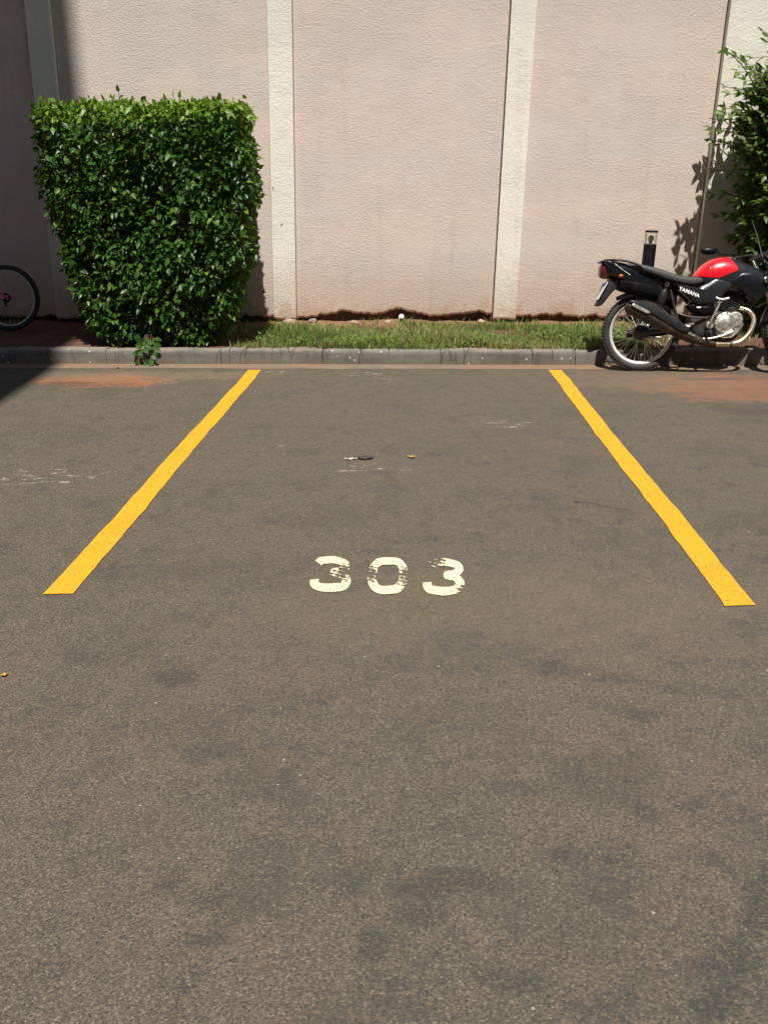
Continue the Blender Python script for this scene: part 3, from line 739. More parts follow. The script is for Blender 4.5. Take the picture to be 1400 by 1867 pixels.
for i in range(1300):
    u = RNG.normal(0, 1, 3); u /= np.linalg.norm(u); rad = np.array([1.0, .80, 1.45])
    if u[1] > .5: u[1] *= -1
    e = ctr + u*rad*RNG.uniform(.72, 1.0)
    e[2] = max(e[2], .30); e[1] = min(e[1], 9.42)
    a = ctr + (e-ctr)*RNG.uniform(.35, .6); a[2] = max(.3, a[2] - .12)
    add_shoot(a, e, 6, .085, .42)
# the shoots that stand out along the left side
for e in ((2.76, 9.10, 1.95), (2.86, 9.1, 2.15), (2.84, 9.05, 2.32), (2.95, 9.1, 2.45), (3.02, 9.0, 2.55), (3.15, 9.05, 2.68), (3.25, 9.1, 2.82), (3.4, 9.0, 2.98), (2.98, 9.0, 2.0), (2.97, 8.95, 1.75), (3.05, 8.95, 1.55), (3.12, 8.9, 1.3), (3.2, 9, 1.12), (3.15, 9.15, 2.3), (2.90, 9.2, 1.85), (2.82, 9.15, 2.05), (2.83, 8.95, 2.10), (2.9, 8.8, 2.25), (2.95, 8.9, 2.36), (2.93, 8.75, 2.05), (3.02, 8.8, 1.9)):
    a = np.array(e) + np.array([.5, RNG.uniform(-.1, .1), -.12-RNG.uniform(0, .15)])
    add_shoot(a, e, 6, .092, .62, .06)
for i in range(430):
    z_ = RNG.uniform(.35, 2.95) if i < 300 else RNG.uniform(1.7, 3.0); xb_ = np.interp(z_, [.35, 1.05, 1.65, 2.13, 2.4, 2.6, 2.95], [3.22, 3.15, 3.04, 2.98, 3.10, 3.28, 3.44])
    e = np.array([xb_ + RNG.exponential(.22), RNG.uniform(8.5, 9.2), z_])
    add_shoot(e + np.array([.38, RNG.uniform(-.05, .15), -.18+RNG.normal(0, .12)]), e, 6, .112, .56, .04)
for e in ((2.86, 9.42, 2.0), (2.90, 9.45, 1.88), (2.95, 9.40, 2.12), (2.90, 9.36, 1.62), (2.95, 9.42, 1.4), (3.0, 9.42, 2.3), (2.98, 9.3, 1.2)):
    add_shoot(np.array(e) + np.array([.42, -.12, -.12]), e, 6, .10, .55, .04)
for i in range(26):
    e = ctr + np.array([RNG.uniform(-1.2, -.5), RNG.uniform(-.4, .2), RNG.uniform(.2, 1.45)])
    add_shoot(e + np.array([.3, .1, -.25]), e, 5, .085, .55, .03)
P = np.array([p[0] for p in PP]); A = np.array([p[1] for p in PP]); N = np.array([p[2] for p in PP]); S_ = np.array([p[3] for p in PP]); T_ = np.array([p[4] for p in PP])
vis = np.argsort((P[:, 0]-2.6)**2 + 1.2*(P[:, 1]-8.6)**2 + .5*(P[:, 2]-2.0)**2)
pick = np.zeros(len(P), bool); pick[vis[:280]] = True
V, F, T = leaf_cloud(P[~pick]-L0, A[~pick], N[~pick], S_[~pick], T_[~pick], 1.0)
tag(link('foliage', fast_mesh('foliage', V, F, T), M['shrub_leaf'], shrub), kind='stuff')
leaf_objects(P[pick], A[pick], N[pick], S_[pick], T_[pick], M['shrub_leaf'], shrub)
for i in range(9):
    a = (4.0+random.uniform(-.25, .25)-4.05, random.uniform(-.12, .12), 0); b = (random.uniform(-.75, .75), random.uniform(-.35, .25), random.uniform(1.5, 2.3))
    stems.tube([a, (a[0]*.6+b[0]*.4+random.uniform(-.1, .1), b[1]*.5, .8), b], [.024, .008], 7, sm=4)
stems.build('stems', M['bark'], shrub)

# ------------------------------------------------------------------ grass and low weeds
def grass(n):
    x = RNG.uniform(-2.1, 5.2, n); y = 7.885 + 1.68*RNG.beta(1.10, 1.45, n)
    dens = .62 + .3*np.sin(x*3.1+y*2)*np.sin(y*4.3-x*1.7) + .25*np.sin(x*8.3+1)*np.sin(y*9)
    edge = np.clip((x + 2.02 - .24*(9.6-y))/.35, 0, 1)                              # thins out by the hedge
    bare = np.exp(-(((x+.72)/.36)**2 + ((y-9.42)/.18)**2)) + np.exp(-(((x+1.15)/.35)**2 + ((y-9.45)/.2)**2)) + np.exp(-(((x-.78)/.22)**2 + ((y-9.48)/.18)**2))
    shade = 1 - .93*np.clip((x-1.95 - .25*(y-8))/.35, 0, 1)
    k = RNG.uniform(0, 1, n) < np.clip(dens*1.5-.32, .04, 1)*edge*shade*np.interp(y, [9.0, 9.45], [1, .45])*np.clip(1-1.1*bare, .02, 1)
    x, y = x[k], y[k]; n = len(x)
    z = np.array([max(soil_z(a, b), .134 if b < 7.96 else 0) for a, b in zip(x, y)])-.004
    h = RNG.gamma(5, .0125, n)*np.interp(y, [7.95, 8.3, 9.0, 9.6], [.85, 1.05, .85, .5])*(.75+.5*np.clip(np.sin(x*5+y*3)+.3, 0, 1)) + .012; h = np.minimum(h, .17)
    th = RNG.uniform(0, 2*np.pi, n); lean = RNG.uniform(.15, 1.1, n)
    d = np.stack([np.cos(th), np.sin(th)-.25, np.zeros(n)], 1); s = np.stack([-np.sin(th), np.cos(th), np.zeros(n)], 1)
    w = RNG.uniform(.0026, .0050, n)
    B = np.stack([x, y, z], 1); up = np.array([0, 0, 1.0])
    m1 = B + up*(h*.55)[:, None] + d*(h*lean*.30)[:, None]; tp = B + up*(h*(1-.25*lean))[:, None] + d*(h*lean)[:, None]
    V = np.stack([B-s*w[:, None], B+s*w[:, None], m1-s*(w*.8)[:, None], m1+s*(w*.8)[:, None], tp], 1)
    F = (np.arange(n)*5)[:, None, None] + np.array([(0, 1, 3), (0, 3, 2), (2, 3, 4)])[None]
    tone = np.clip(RNG.normal(.42, .27, n) + .22*np.sin(x*2.2+y*3.1), 0, 1)
    return V.reshape(-1, 3), F.reshape(-1, 3), np.repeat(tone, 5)
V, F, T = grass(85000)
tag(link('grass', fast_mesh('grass', V, F, T), M['grass']), 'short patchy green grass between the kerb and the wall', 'grass', kind='stuff')
PP = []
for cx, cy, r, n in ((1.9, 8.3, .2, 90), (-1.0, 8.1, .2, 60), (2.0, 8.7, .2, 80), (-.62, 8.15, .24, 190), (-.35, 8.2, .15, 90), (1.2, 8.5, .18, 130), (1.45, 8.3, .2, 120), (.55, 8.12, .25, 150), (.75, 8.2, .15, 80), (-1.3, 8.3, .2, 60), (.15, 8.1, .3, 80)):
    for i in range(n):
        q = RNG.normal(0, .5, 2)*r; x, y = cx+q[0], max(7.97, cy+q[1])
        PP.append(((x, y, soil_z(x, y)+RNG.uniform(.02, .085)), RNG.normal(0, 1, 3)*np.array([1, 1, .4])+np.array([0, -.3, .3]), np.array([0, -.3, 1])+RNG.normal(0, .35, 3), RNG.uniform(.022, .042), np.clip(RNG.normal(.35, .12), 0, .6)))
V, F, T = leaf_cloud(*(np.array([p[i] for p in PP]) for i in range(5)), 1.35)
tag(link('low_weeds', fast_mesh('low_weeds', V, F, T), M['grass']), 'low broad-leaved weeds mixed into the grass', 'weeds', kind='stuff')
m = MB()                                                # dry strands hanging over the kerb and out of its joints
for x0 in list(RNG.uniform(-1.70, -1.0, 9)) + [-.79, -.77, -.47] + list(RNG.uniform(.2, 1.5, 8)):
    y = 7.86; L = random.uniform(.04, .12); dx = random.uniform(-.09, .09)
    m.tube([(x0, 7.97, .14), (x0+dx*.3, 7.87, .15), (x0+dx*.7, 7.826, .125), (x0+dx, 7.822, .14-L)], [.0022, .0012], 4, sm=2)
tag(m.build('grass_runners', M['runner']), 'thin dry grass runners hanging over the kerb face', 'runners', kind='stuff')

# ------------------------------------------------------------------ bollard light
bo = thing('bollard_light', 'black bollard light with clear lens standing by the wall behind the motorcycle seat', 'bollard light', (2.30, 9.2, .13), (0, R(1.3), 0))
MB().lathe((0, 0, 0), (0, 0, 1), [(-.05, 0), (-.05, .061), (.80, .061), (.815, .058), (.815, 0)], 28).build('post', M['blackpost'], bo)
MB().lathe((0, 0, 0), (0, 0, 1), [(.8155, .0585), (.9245, .0585)], 28).build('lens', M['lens'], bo)
MB().lathe((0, 0, 0), (0, 0, 1), [(.925, 0), (.925, .062), (.938, .062), (.944, .055), (.944, 0)], 28).build('cap', M['blackpost'], bo)
bb = MB().lathe((0, 0, 0), (0, 0, 1), [(.838, 0), (.838, .016), (.850, .026), (.872, .030), (.892, .022), (.900, 0)], 20).build('bulb', M['bulb'], bo)
MB().cyl((0, 0, .815), (0, 0, .838), .016).build('socket', M['pvc'], bb)

# ------------------------------------------------------------------ motorcycle
moto = thing('motorcycle', 'black and red motorcycle parked along the kerb under the shrub', 'motorcycle', (1.922, 7.625, 0), (R(-9), 0, R(-1.0)))
RW = 1.05                                              # rear tyre is a little fat
def mirror_y(P): return [(x, -y, z) for x, y, z in P]
def wheel(parent, c, xf=None, Rt=.303, hub_r=.066, drum=True):
    w = MB(xf).lathe(c, (0, 1, 0), [(-.020, .248), (-.034, .256), (-.043, .272), (-.038, .290), (-.022, .3005), (0, .304), (.022, .3005), (.038, .290), (.043, .272), (.034, .256), (.020, .248), (-.020, .248)], 64).build('wheel', M['rubber'], parent)
    tr = MB(xf)
    for k in range(72):                                 # tread blocks
        a = 2*math.pi*k/72
        for sy in (-1, 1):
            d = Vector((math.cos(a+.02*sy), 0, math.sin(a+.02*sy))); tt = Vector((-d.z, 0, d.x)); p = Vector(c) + d*.3015 + Vector((0, sy*.020, 0))
            vv = [p + d*q*.0042 + Vector((0, b*.012, 0)) + tt*e*.0085 for q in (-1, 1) for b in (-1, 1) for e in (-1, 1)]
            tr.add(vv, [(0, 1, 3, 2), (4, 6, 7, 5), (0, 4, 5, 1), (2, 3, 7, 6), (0, 2, 6, 4), (1, 5, 7, 3)])
    tag(tr.build('tread', M['rubber'], w), kind='stuff')
    MB(xf).lathe(c, (0, 1, 0), [(-.026, .252), (-.028, .246), (-.020, .238), (-.010, .228), (.010, .228), (.020, .238), (.028, .246), (.026, .252), (-.026, .252)], 64).build('rim', M['rim'], w)
    MB(xf).lathe(c, (0, 1, 0), [(-.075, 0), (-.075, .030), (-.055, hub_r), (-.02, hub_r), (-.015, .04), (.03, .04), (.04, .06), (.05, .06), (.07, .02), (.07, 0)], 28).build('hub', M['darkmetal'], w)
    sp = MB(xf); cc = Vector(c)
    for k in range(36):
        a = 2*math.pi*k/36; b = a + (.35 if k % 4 < 2 else -.35); y = .035 if k % 2 else -.04
        sp.tube([cc + Vector((math.cos(b)*.058, y, math.sin(b)*.058)), cc + Vector((math.cos(a)*.234, y*.15, math.sin(a)*.234))], .0022, 5)
    tag(sp.build('spokes', M['alu'], w), kind='stuff')
    return w
def scaled_wheel(c, xf):
    k = Matrix.Translation(Vector(c)) @ Matrix.Diagonal((RW, 1.05, RW, 1)) @ Matrix.Translation(-Vector((0, 0, 0)))
    return wheel(moto, (0, 0, 0), (xf @ k) if xf else k)
scaled_wheel((0, 0, .318), None)
BODY = Matrix(((.955, 0, 0, -.052), (0, 1, 0, 0), (0, 0, .955, .018), (0, 0, 0, 1)))
# steering assembly, turned left
SA = Vector((-.446, 0, .895)).normalized(); SP = Vector((1.04, 0, .80))
ST = Matrix.Translation(SP) @ Matrix.Rotation(R(26), 4, SA) @ Matrix.Translation(-SP)
ST = Matrix.Translation((.085, 0, 0)) @ ST
scaled_wheel((1.190, 0, .318), BODY @ ST @ BODY.inverted())
MB.base = BODY
fork = MB(ST)
for sy in (-1, 1): fork.tube([(1.285, sy*.085, .29), (1.12, sy*.085, .63)], .028, 14)
fo = fork.build('fork', M['alu'], moto)
m = MB(ST)
for sy in (-1, 1): m.tube([(1.12, sy*.085, .63), (.955, sy*.085, .965)], .016, 12)
m.build('fork_tube', M['chrome'], fo)
m = MB(ST)
m.loft([(.93, .945, .975, .11, 4), (1.0, .945, .975, .11, 4)], 16)
m.loft([(.985, .80, .835, .11, 4), (1.07, .80, .835, .11, 4)], 16); m.build('fork_clamp', M['darkmetal'], fo)
m = MB(ST)
for i in range(15):
    pass
arc = [(1.285 + .335*math.cos(a), .303 + .335*math.sin(a)) for a in np.linspace(R(25), R(165), 18)]
vv = []
for (x, z) in arc:
    dx, dz = x-1.285, z-.303
    for y, q in ((-.062, .90), (-.058, .98), (-.03, 1.03), (0, 1.045), (.03, 1.03), (.058, .98), (.062, .90)): vv.append((1.285+dx*q, y, .303+dz*q))
m.add(vv, [(i*7+j, (i+1)*7+j, (i+1)*7+j+1, i*7+j+1) for i in range(17) for j in range(6)]).build('front_fender', M['gloss'], moto)
m = MB(ST).lathe((1.09, 0, .855), (1, 0, -.05), [(-.02, 0), (0, .06), (.06, .092), (.11, .096), (.125, .090)], 28); hl = m.build('headlight', M['black'], moto)
MB(ST).lathe((1.09, 0, .855), (1, 0, -.05), [(.123, .090), (.145, .06), (.152, 0)], 28).build('headlight_glass', M['lens'], hl)
for sy in (-.05, .05): MB(ST).lathe((1.04, sy, .985), (.45, 0, -.9), [(-.02, 0), (-.02, .042), (.05, .036), (.06, 0)], 20).build('gauge', M['black'], moto)
HB_ = [(.90, -.37, 1.005), (.935, -.25, 1.02), (.985, -.15, 1.015), (.975, -.06, .985), (.975, .06, .985), (.985, .15, 1.015), (.935, .25, 1.02), (.90, .37, 1.005)]
hb = MB(ST).tube(HB_, .0115, 10, sm=5).build('handlebar', M['darkmetal'], moto)
for a, b in ((0, 1), (7, 6)):
    p, q = Vector(HB_[a]), Vector(HB_[b]); MB(ST).tube([p, p+(q-p)*.95], .017, 12).build('grip', M['rubber'], hb)
    MB(ST).tube([q+Vector((.01, 0, -.01)), p+(q-p)*.6+Vector((.065, 0, -.02)), p+Vector((.055, 0, -.03))], .006, 8, sm=3).build('lever', M['alu'], hb)
rm = MB(ST).tube([(.95, -.25, 1.03), (.985, -.27, 1.09), (.965, -.31, 1.16), (.945, -.34, 1.21)], .008, 8, sm=4).build('mirror', M['black'], moto)
MB(ST).ball((.925, -.37, 1.235), (.022, .085, .042)).build('mirror_shell', M['black'], rm)
lm = MB().tube([(.93, .24, 1.00), (.84, .30, 1.005), (.765, .35, 1.03)], .007, 8, sm=4).build('mirror', M['black'], moto)
MB().ball((.715, .37, 1.045), (.080, .030, .034)).build('mirror_shell', M['black'], lm)
MB().tube([(1.02, -.1, .95), (.955, -.12, 1.12), (.90, -.13, 1.24)], [.0035, .0018], 6).build('aerial', M['alu'], moto)
for P in ([(1.0, -.12, .95), (1.10, -.16, .80), (1.10, -.13, .58), (1.16, -.11, .42)], [(1.0, -.14, .98), (1.14, -.17, .82), (1.09, -.15, .60), (.98, -.10, .52)]):
    MB().tube(P, .0055, 7, sm=5).build('cable', M['charcoal'], moto)
# fuel tank with its red rear panel
TK = [(.475, .745, .795, .060, 2.6), (.52, .71, .855, .105, 2.5), (.585, .675, .915, .135, 2.4), (.66, .655, .945, .148, 2.4), (.75, .645, .952, .150, 2.4), (.85, .64, .925, .145, 2.4), (.95, .65, .885, .128, 2.4), (1.05, .68, .84, .095, 2.3), (1.10, .70, .81, .06, 2.2)]
tank = MB().loft(TK, 40, sub=5).build('fuel_tank', M['cover'], moto)
def redzone(x, y, z): return x < .752 + (.946-z)*.62 - max(0, .85-z)*1.0 and z > (.770 + (x-.645)*.40 if x > .645 else .770 + (.645-x)*.12)
MB().loft(TK, 260, keep=redzone, off=.0022, sub=30).build('red_panel', M['red'], tank)
MB().loft(TK, 90, keep=lambda x, y, z: x > .78 and abs(y) < .02 and z > .8, off=.003, sub=8).build('tank_stripe', M['chrome'], tank)
em = MB().lathe((1.045, -.166, .755), (0.12, -1, .12), [(0, 0), (0, .024), (.006, .024), (.008, .019), (.005, .019), (.005, 0)], 28).build('emblem', M['chrome'], tank)
e2 = MB(Matrix.Translation((1.046, -.1735, .756)) @ Matrix.Rotation(R(7), 4, 'Z') @ Matrix.Rotation(R(-8), 4, 'X'))
for k in range(3):
    a = R(90+120*k); e2.box((math.cos(a)*.008, 0, math.sin(a)*.008), (.0085, .001, .0022), (0, -a, 0))
e2.build('emblem_forks', M['charcoal'], em)
MB().lathe((.80, 0, .935), (0, 0, 1), [(-.02, .036), (.012, .036), (.018, .028), (.018, 0)], 24).build('fuel_cap', M['chrome'], tank)
for sy in (-1, 1):
    s_ = lambda v: sy*v
    MB().pillow([(.745, .735), (.80, .80), (.90, .82), (1.03, .79), (1.12, .775), (1.10, .69), (1.04, .62), (.985, .565), (.93, .60), (.86, .665)], s_(.09), s_(.148), .012, .025).build('tank_shroud', M['gloss'], moto)
    sc = MB().pillow([(.265, .730), (.36, .700), (.465, .690), (.55, .725), (.635, .770), (.70, .775), (.765, .755), (.79, .715), (.735, .655), (.685, .60), (.645, .558), (.56, .552), (.48, .555), (.43, .595), (.36, .655)], s_(.06), s_(.142), .016, .040).build('side_cover', M['cover'], moto)
    MB().pillow([(.445, .548), (.54, .542), (.635, .545), (.645, .50), (.60, .475), (.52, .478)], s_(.05), s_(.118), .008, .010).build('lower_cover', M['black'], moto)
    MB().box((.505, s_(.129), .528), (.018, .0012, .006)).build('badge', M['white'], sc)
    MB().pillow([(-.300, .912), (-.22, .900), (-.12, .885), (.0, .850), (.10, .810), (.22, .748), (.25, .715), (.18, .700), (.05, .715), (-.08, .745), (-.18, .775), (-.255, .800)], s_(.03), s_(.096), .012, .010).build('tail_cover', M['gloss'], moto)
    MB().tube([(-.225, s_(.100), .895), (-.16, s_(.108), .845), (-.085, s_(.108), .795)], .0035, 6, sm=3).build('edge_glint', M['alu'], moto)  # thin bright strip stands in for the highlight on the tail edge
    MB().tube([(-.30, s_(.045), .925), (-.22, s_(.105), .922), (-.12, s_(.118), .912), (-.03, s_(.122), .880), (.02, s_(.112), .845)], .010, 8, sm=4).build('grab_rail', M['charcoal'], moto)
    # shock absorber
    sh = MB().tube([(.222, s_(.125), .715), (.150, s_(.125), .40)], .013, 12).build('shock_absorber', M['darkmetal'], moto)
    MB().lathe((.205, s_(.125), .670), (-.22, 0, -.975), [(0, .0), (0, .030), (.012, .036), (.10, .036), (.115, .030), (.115, 0)], 22).build('spring_cover', M['charcoal'], sh)
    mm = MB(); pts = []
    for i in range(100):
        a = i*.55; t = i/99; p = Vector((.178-.030*t, s_(.125), .552-.135*t)); pts.append(p + Vector((math.cos(a)*.027, math.sin(a)*.027, 0)))
    mm.tube(pts, .0045, 6).build('spring', M['darkmetal'], sh)
    mm = MB().lathe((.222, s_(.125)-.02, .718), (0, 1, 0), [(0, .010), (0, .020), (.04, .020), (.04, .010), (0, .010)], 18).build('shock_eye', M['chrome'], sh)
    # rear indicator
    ind = MB().tube([(-.17, s_(.09), .79), (-.175, s_(.15), .785)], .010, 8).build('indicator', M['black'], moto)
    MB().ball((-.178, s_(.165), .785), (.022, .018, .017)).build('indicator_lens', M['orange'], ind)
    MB().tube([(.0, s_(.085), .303), (.18, s_(.10), .325), (.48, s_(.10), .385)], .021, 10).build('swingarm', M['darkmetal'], moto)
    pg = MB().tube([(.585, s_(.12), .315), (.585, s_(.245), .322)], .013, 10).build('footpeg', M['rubber'], moto)
    MB().tube([(.30, s_(.09), .50), (.40, s_(.12), .455), (.52, s_(.12), .44), (.62, s_(.10), .445)], .0095, 8, sm=4).build('frame_rail', M['darkmetal'], moto)
    MB().tube([(.26, s_(.09), .70), (.29, s_(.10), .58), (.33, s_(.11), .45)], .011, 8, sm=3).build('frame_rail', M['darkmetal'], moto)
# YAMAHA lettering on the side cover
cu = bpy.data.curves.new('lettering', 'FONT'); cu.body = 'YAMAHA'; cu.size = .044; cu.extrude = .0008; cu.offset = .0010; cu.space_character = 1.05; cu.align_x = 'CENTER'
tmp = bpy.data.objects.new('tmp', cu); C.objects.link(tmp)
dg = bpy.context.evaluated_depsgraph_get(); lme = bpy.data.meshes.new_from_object(tmp.evaluated_get(dg)); bpy.data.objects.remove(tmp)
lme.transform(Matrix.Translation((.405, -.1545, .640)) @ Matrix.Rotation(R(20), 4, 'Y') @ Matrix.Rotation(R(84), 4, 'X'))
lme.materials.clear(); lme.transform(BODY); link('lettering', lme, M['white'], moto)
# seat
MB().loft([(-.155, .872, .895, .070, 2.6), (-.08, .842, .902, .098, 3), (.02, .822, .890, .115, 3.2), (.12, .785, .868, .125, 3.2), (.22, .748, .838, .130, 3.2), (.32, .718, .806, .132, 3.2), (.42, .700, .792, .128, 3.2), (.51, .712, .790, .112, 3), (.575, .745, .785, .09, 2.8), (.60, .76, .778, .06, 2.5)], 36, sub=4).build('seat', M['vinyl'], moto)
MB().loft([(-.02, .822, .830, .117, 4), (.12, .782, .790, .128, 4), (.22, .745, .753, .133, 4), (.32, .714, .722, .135, 4), (.42, .696, .704, .131, 4), (.51, .708, .716, .115, 4)], 24, sub=3).build('seat_base', M['black'], moto)
# tail, plate and rear mudguard
tl = MB().loft([(-.335, .805, .868, .050, 3), (-.325, .785, .890, .068, 3), (-.29, .770, .905, .078, 3), (-.255, .775, .910, .080, 3)], 28, sub=3).build('tail_light', M['redlens'], moto)
MB().loft([(-.345, .908, .918, .055, 3), (-.30, .900, .925, .095, 3), (-.20, .885, .915, .095, 3), (-.12, .86, .90, .095, 3)], 24, sub=2).build('tail_top', M['gloss'], moto)
MB().loft([(-.25, .73, .80, .060, 3), (-.18, .68, .80, .085, 3), (-.05, .64, .78, .10, 3), (.10, .60, .77, .10, 3), (.24, .56, .75, .095, 3), (.33, .52, .72, .09, 3)], 24, sub=2).build('undertail', M['black'], moto)
vv = []
for a in np.linspace(R(38), R(118), 16):
    for y, q in ((-.070, .322), (-.068, .345), (-.035, .358), (0, .362), (.035, .358), (.068, .345), (.070, .322)): vv.append((q*math.cos(a), y, .303+q*math.sin(a)))
MB().add(vv, [(i*7+j, (i+1)*7+j, (i+1)*7+j+1, i*7+j+1) for i in range(15) for j in range(6)]).build('rear_fender', M['black'], moto)
fl = MB().pillow([(-.150, .77), (-.235, .775), (-.275, .70), (-.345, .56), (-.335, .54), (-.30, .555), (-.22, .66), (-.17, .70)], .07, -.07, .002, .008).build('mud_flap', M['charcoal'], moto)
pr = Matrix.Translation((-.300, 0, .660)) @ Matrix.Rotation(R(27), 4, 'Y')
lp = MB(pr).box((-.012, 0, 0), (.003, .10, .085)).build('licence_plate', M['plate'], moto, bevel=.003)
MB(pr).box((-.0165, 0, .066), (.001, .092, .014)).build('plate_band', simple('plate_blue', (.02, .05, .25), .5), lp)
# silencer, heat shield, header pipe
def axis_loft(pts, n=22, flat=1.0):
    vs_, fs_ = [], []
    P = [Vector(p[:3]) for p in pts]
    for i, p in enumerate(P):
        t = (P[min(i+1, len(P)-1)] - P[max(i-1, 0)]).normalized(); u = Vector((0, 1, 0)); w = t.cross(u).normalized()
        for k in range(n):
            a = 2*math.pi*k/n; vs_.append(p + (u*math.cos(a)*flat + w*math.sin(a))*pts[i][3])
    for i in range(len(P)-1):
        for k in range(n): fs_.append((i*n+k, i*n+(k+1) % n, (i+1)*n+(k+1) % n, (i+1)*n+k))
    fs_ += [tuple(range(n))[::-1], tuple(range((len(P)-1)*n, len(P)*n))]
    return MB().add(vs_, fs_)
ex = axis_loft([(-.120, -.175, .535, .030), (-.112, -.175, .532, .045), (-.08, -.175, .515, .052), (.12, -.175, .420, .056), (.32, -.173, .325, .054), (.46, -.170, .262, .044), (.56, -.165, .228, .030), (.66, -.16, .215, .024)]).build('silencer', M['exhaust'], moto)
MB().pillow([(-.105, .572), (.0, .575), (.10, .545), (.25, .455), (.40, .355), (.395, .315), (.30, .345), (.16, .425), (.05, .485)], -.19, -.236, .006, .010).build('heat_shield', M['charcoal'], ex)
MB().pillow([(-.085, .548), (-.06, .548), (.06, .488), (.055, .470), (.03, .475), (-.08, .530)], -.215, -.243, .001, .004).build('shield_trim', M['alu'], ex)
MB().box((.43, -.205, .298), (.032, .018, .008), (0, R(28), 0)).build('shield_clip', M['alu'], ex)
MB().lathe((-.118, -.175, .534), (-.9, 0, .43), [(-.02, .026), (.012, .026), (.012, .018), (-.05, .018)], 20).build('silencer_tip', M['darkmetal'], ex)
MB().tube([(.855, -.045, .525), (.895, -.06, .520), (.950, -.085, .495), (.985, -.105, .435), (.975, -.12, .365), (.935, -.135, .295), (.870, -.145, .238), (.79, -.152, .215), (.66, -.16, .215), (.56, -.165, .224)], .0215, 14, sm=5).build('header_pipe', M['pipe'], moto)
for x_, z_ in ((.79, .2155), (.60, .2195)):
    MB().tube([(x_-.012, -.154, z_), (x_+.012, -.154, z_)], .026, 14).build('pipe_clamp', M['darkmetal'], moto)
# engine
en = MB().loft([(.46, .33, .45, .07, 4), (.52, .27, .49, .095, 4), (.62, .25, .50, .105, 4), (.74, .25, .50, .105, 4), (.84, .27, .47, .095, 4), (.88, .31, .43, .075, 4)], 28, sub=2).build('engine', M['darkmetal'], moto)
cc = MB().lathe((.735, -.085, .395), (0, -1, 0), [(0, 0), (0, .098), (.045, .098), (.062, .090), (.066, .078), (.060, .072), (.070, .060), (.076, .035), (.076, 0)], 36).build('clutch_cover', M['alu'], en)
MB().lathe((.825, -.08, .425), (0, -1, 0), [(0, 0), (0, .066), (.040, .066), (.052, .055), (.055, 0)], 28).build('generator_cover', M['alu'], en)
MB().pillow([(.66, .36), (.70, .28), (.80, .27), (.87, .33), (.90, .39), (.86, .42), (.78, .36)], -.08, -.118, .004, .010).build('crankcase_cover', M['alu'], en)
bm_ = MB()
for k in range(10):
    a = 2*math.pi*k/10+.2; bm_.cyl((.735+.086*math.cos(a), -.140, .395+.086*math.sin(a)), (.735+.086*math.cos(a), -.152, .395+.086*math.sin(a)), .006, n=8)
tag(bm_.build('bolts', M['chrome'], en), kind='stuff')
dv = Vector((.36, 0, .93)).normalized(); b0 = Vector((.765, 0, .47))
MB().tube([b0, b0+dv*.20], .058, 20).build('cylinder', M['darkmetal'], en)
fm = MB()
for k in range(9):
    p = b0 + dv*(.025+.018*k); mt = Matrix.Translation(p) @ Vector((0, 0, 1)).rotation_difference(dv).to_matrix().to_4x4()
    fm.add([mt @ Vector((sx*.078, sy*.082, sz*.0028)) for sx in (-1, 1) for sy in (-1, 1) for sz in (-1, 1)], [(0, 1, 3, 2), (4, 6, 7, 5), (0, 4, 5, 1), (2, 3, 7, 6), (0, 2, 6, 4), (1, 5, 7, 3)])
tag(fm.build('cooling_fins', M['darkmetal'], en), kind='stuff')
MB().ball(b0+dv*.215, (.07, .075, .045)).build('cylinder_head', M['darkmetal'], en)
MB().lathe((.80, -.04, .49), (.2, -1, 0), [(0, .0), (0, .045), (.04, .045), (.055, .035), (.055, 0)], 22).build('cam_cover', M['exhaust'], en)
ks = MB().tube([(.605, -.125, .378), (.600, -.165, .392), (.615, -.185, .45), (.645, -.19, .52), (.668, -.19, .585)], .0105, 10, sm=4).build('kick_starter', M['alu'], moto)
MB().tube([(.625, -.19, .606), (.675, -.205, .590), (.730, -.20, .602)], .0105, 10, sm=3).build('kick_pedal', M['alu'], ks)
MB().lathe((.605, -.10, .378), (0, -1, 0), [(0, 0), (0, .030), (.05, .030), (.055, 0)], 18).build('kick_boss', M['alu'], ks)
MB().tube([(.45, -.03, .60), (.60, -.035, .595), (.70, -.03, .59)], [.045, .030], 16).build('air_duct', M['black'], moto)
cb = MB().tube([(.66, -.035, .64), (.66, -.035, .53)], .030, 16).build('carburettor', M['alu'], moto)
MB().tube([(.62, -.06, .585), (.72, -.06, .585)], .022, 14).build('intake', M['alu'], cb)
MB().tube([(.52, -.13, .265), (.60, -.145, .262), (.70, -.155, .285), (.80, -.160, .325)], .0085, 8, sm=4).build('brake_pedal', M['alu'], moto)
MB().tube([(.06, -.10, .26), (.28, -.125, .275), (.52, -.13, .275)], .0045, 7).build('brake_rod', M['alu'], moto)
MB().tube([(.36, -.12, .385), (.44, -.13, .36), (.42, -.19, .37)], .009, 8).build('rear_footpeg', M['alu'], moto)
MB().tube([(1.0, 0, .78), (.975, 0, .55), (.905, 0, .33), (.80, 0, .24), (.60, 0, .24)], .017, 10, sm=5).build('down_tube', M['darkmetal'], moto)
MB().tube([(.60, .10, .255), (.585, .20, .225), (.575, .275, .195)], .011, 8).build('side_stand', M['darkmetal'], moto)
MB().loft([(-.04, .27, .345, .012, 3), (.2, .275, .385, .012, 3), (.48, .33, .43, .012, 3)], 14, sub=2).build('chain_guard', M['black'], moto).location = (0, .105, 0)
MB().tube([(.56, .06, .60), (.90, .05, .74)], .020, 10).build('backbone_tube', M['darkmetal'], moto)

MB.base = None
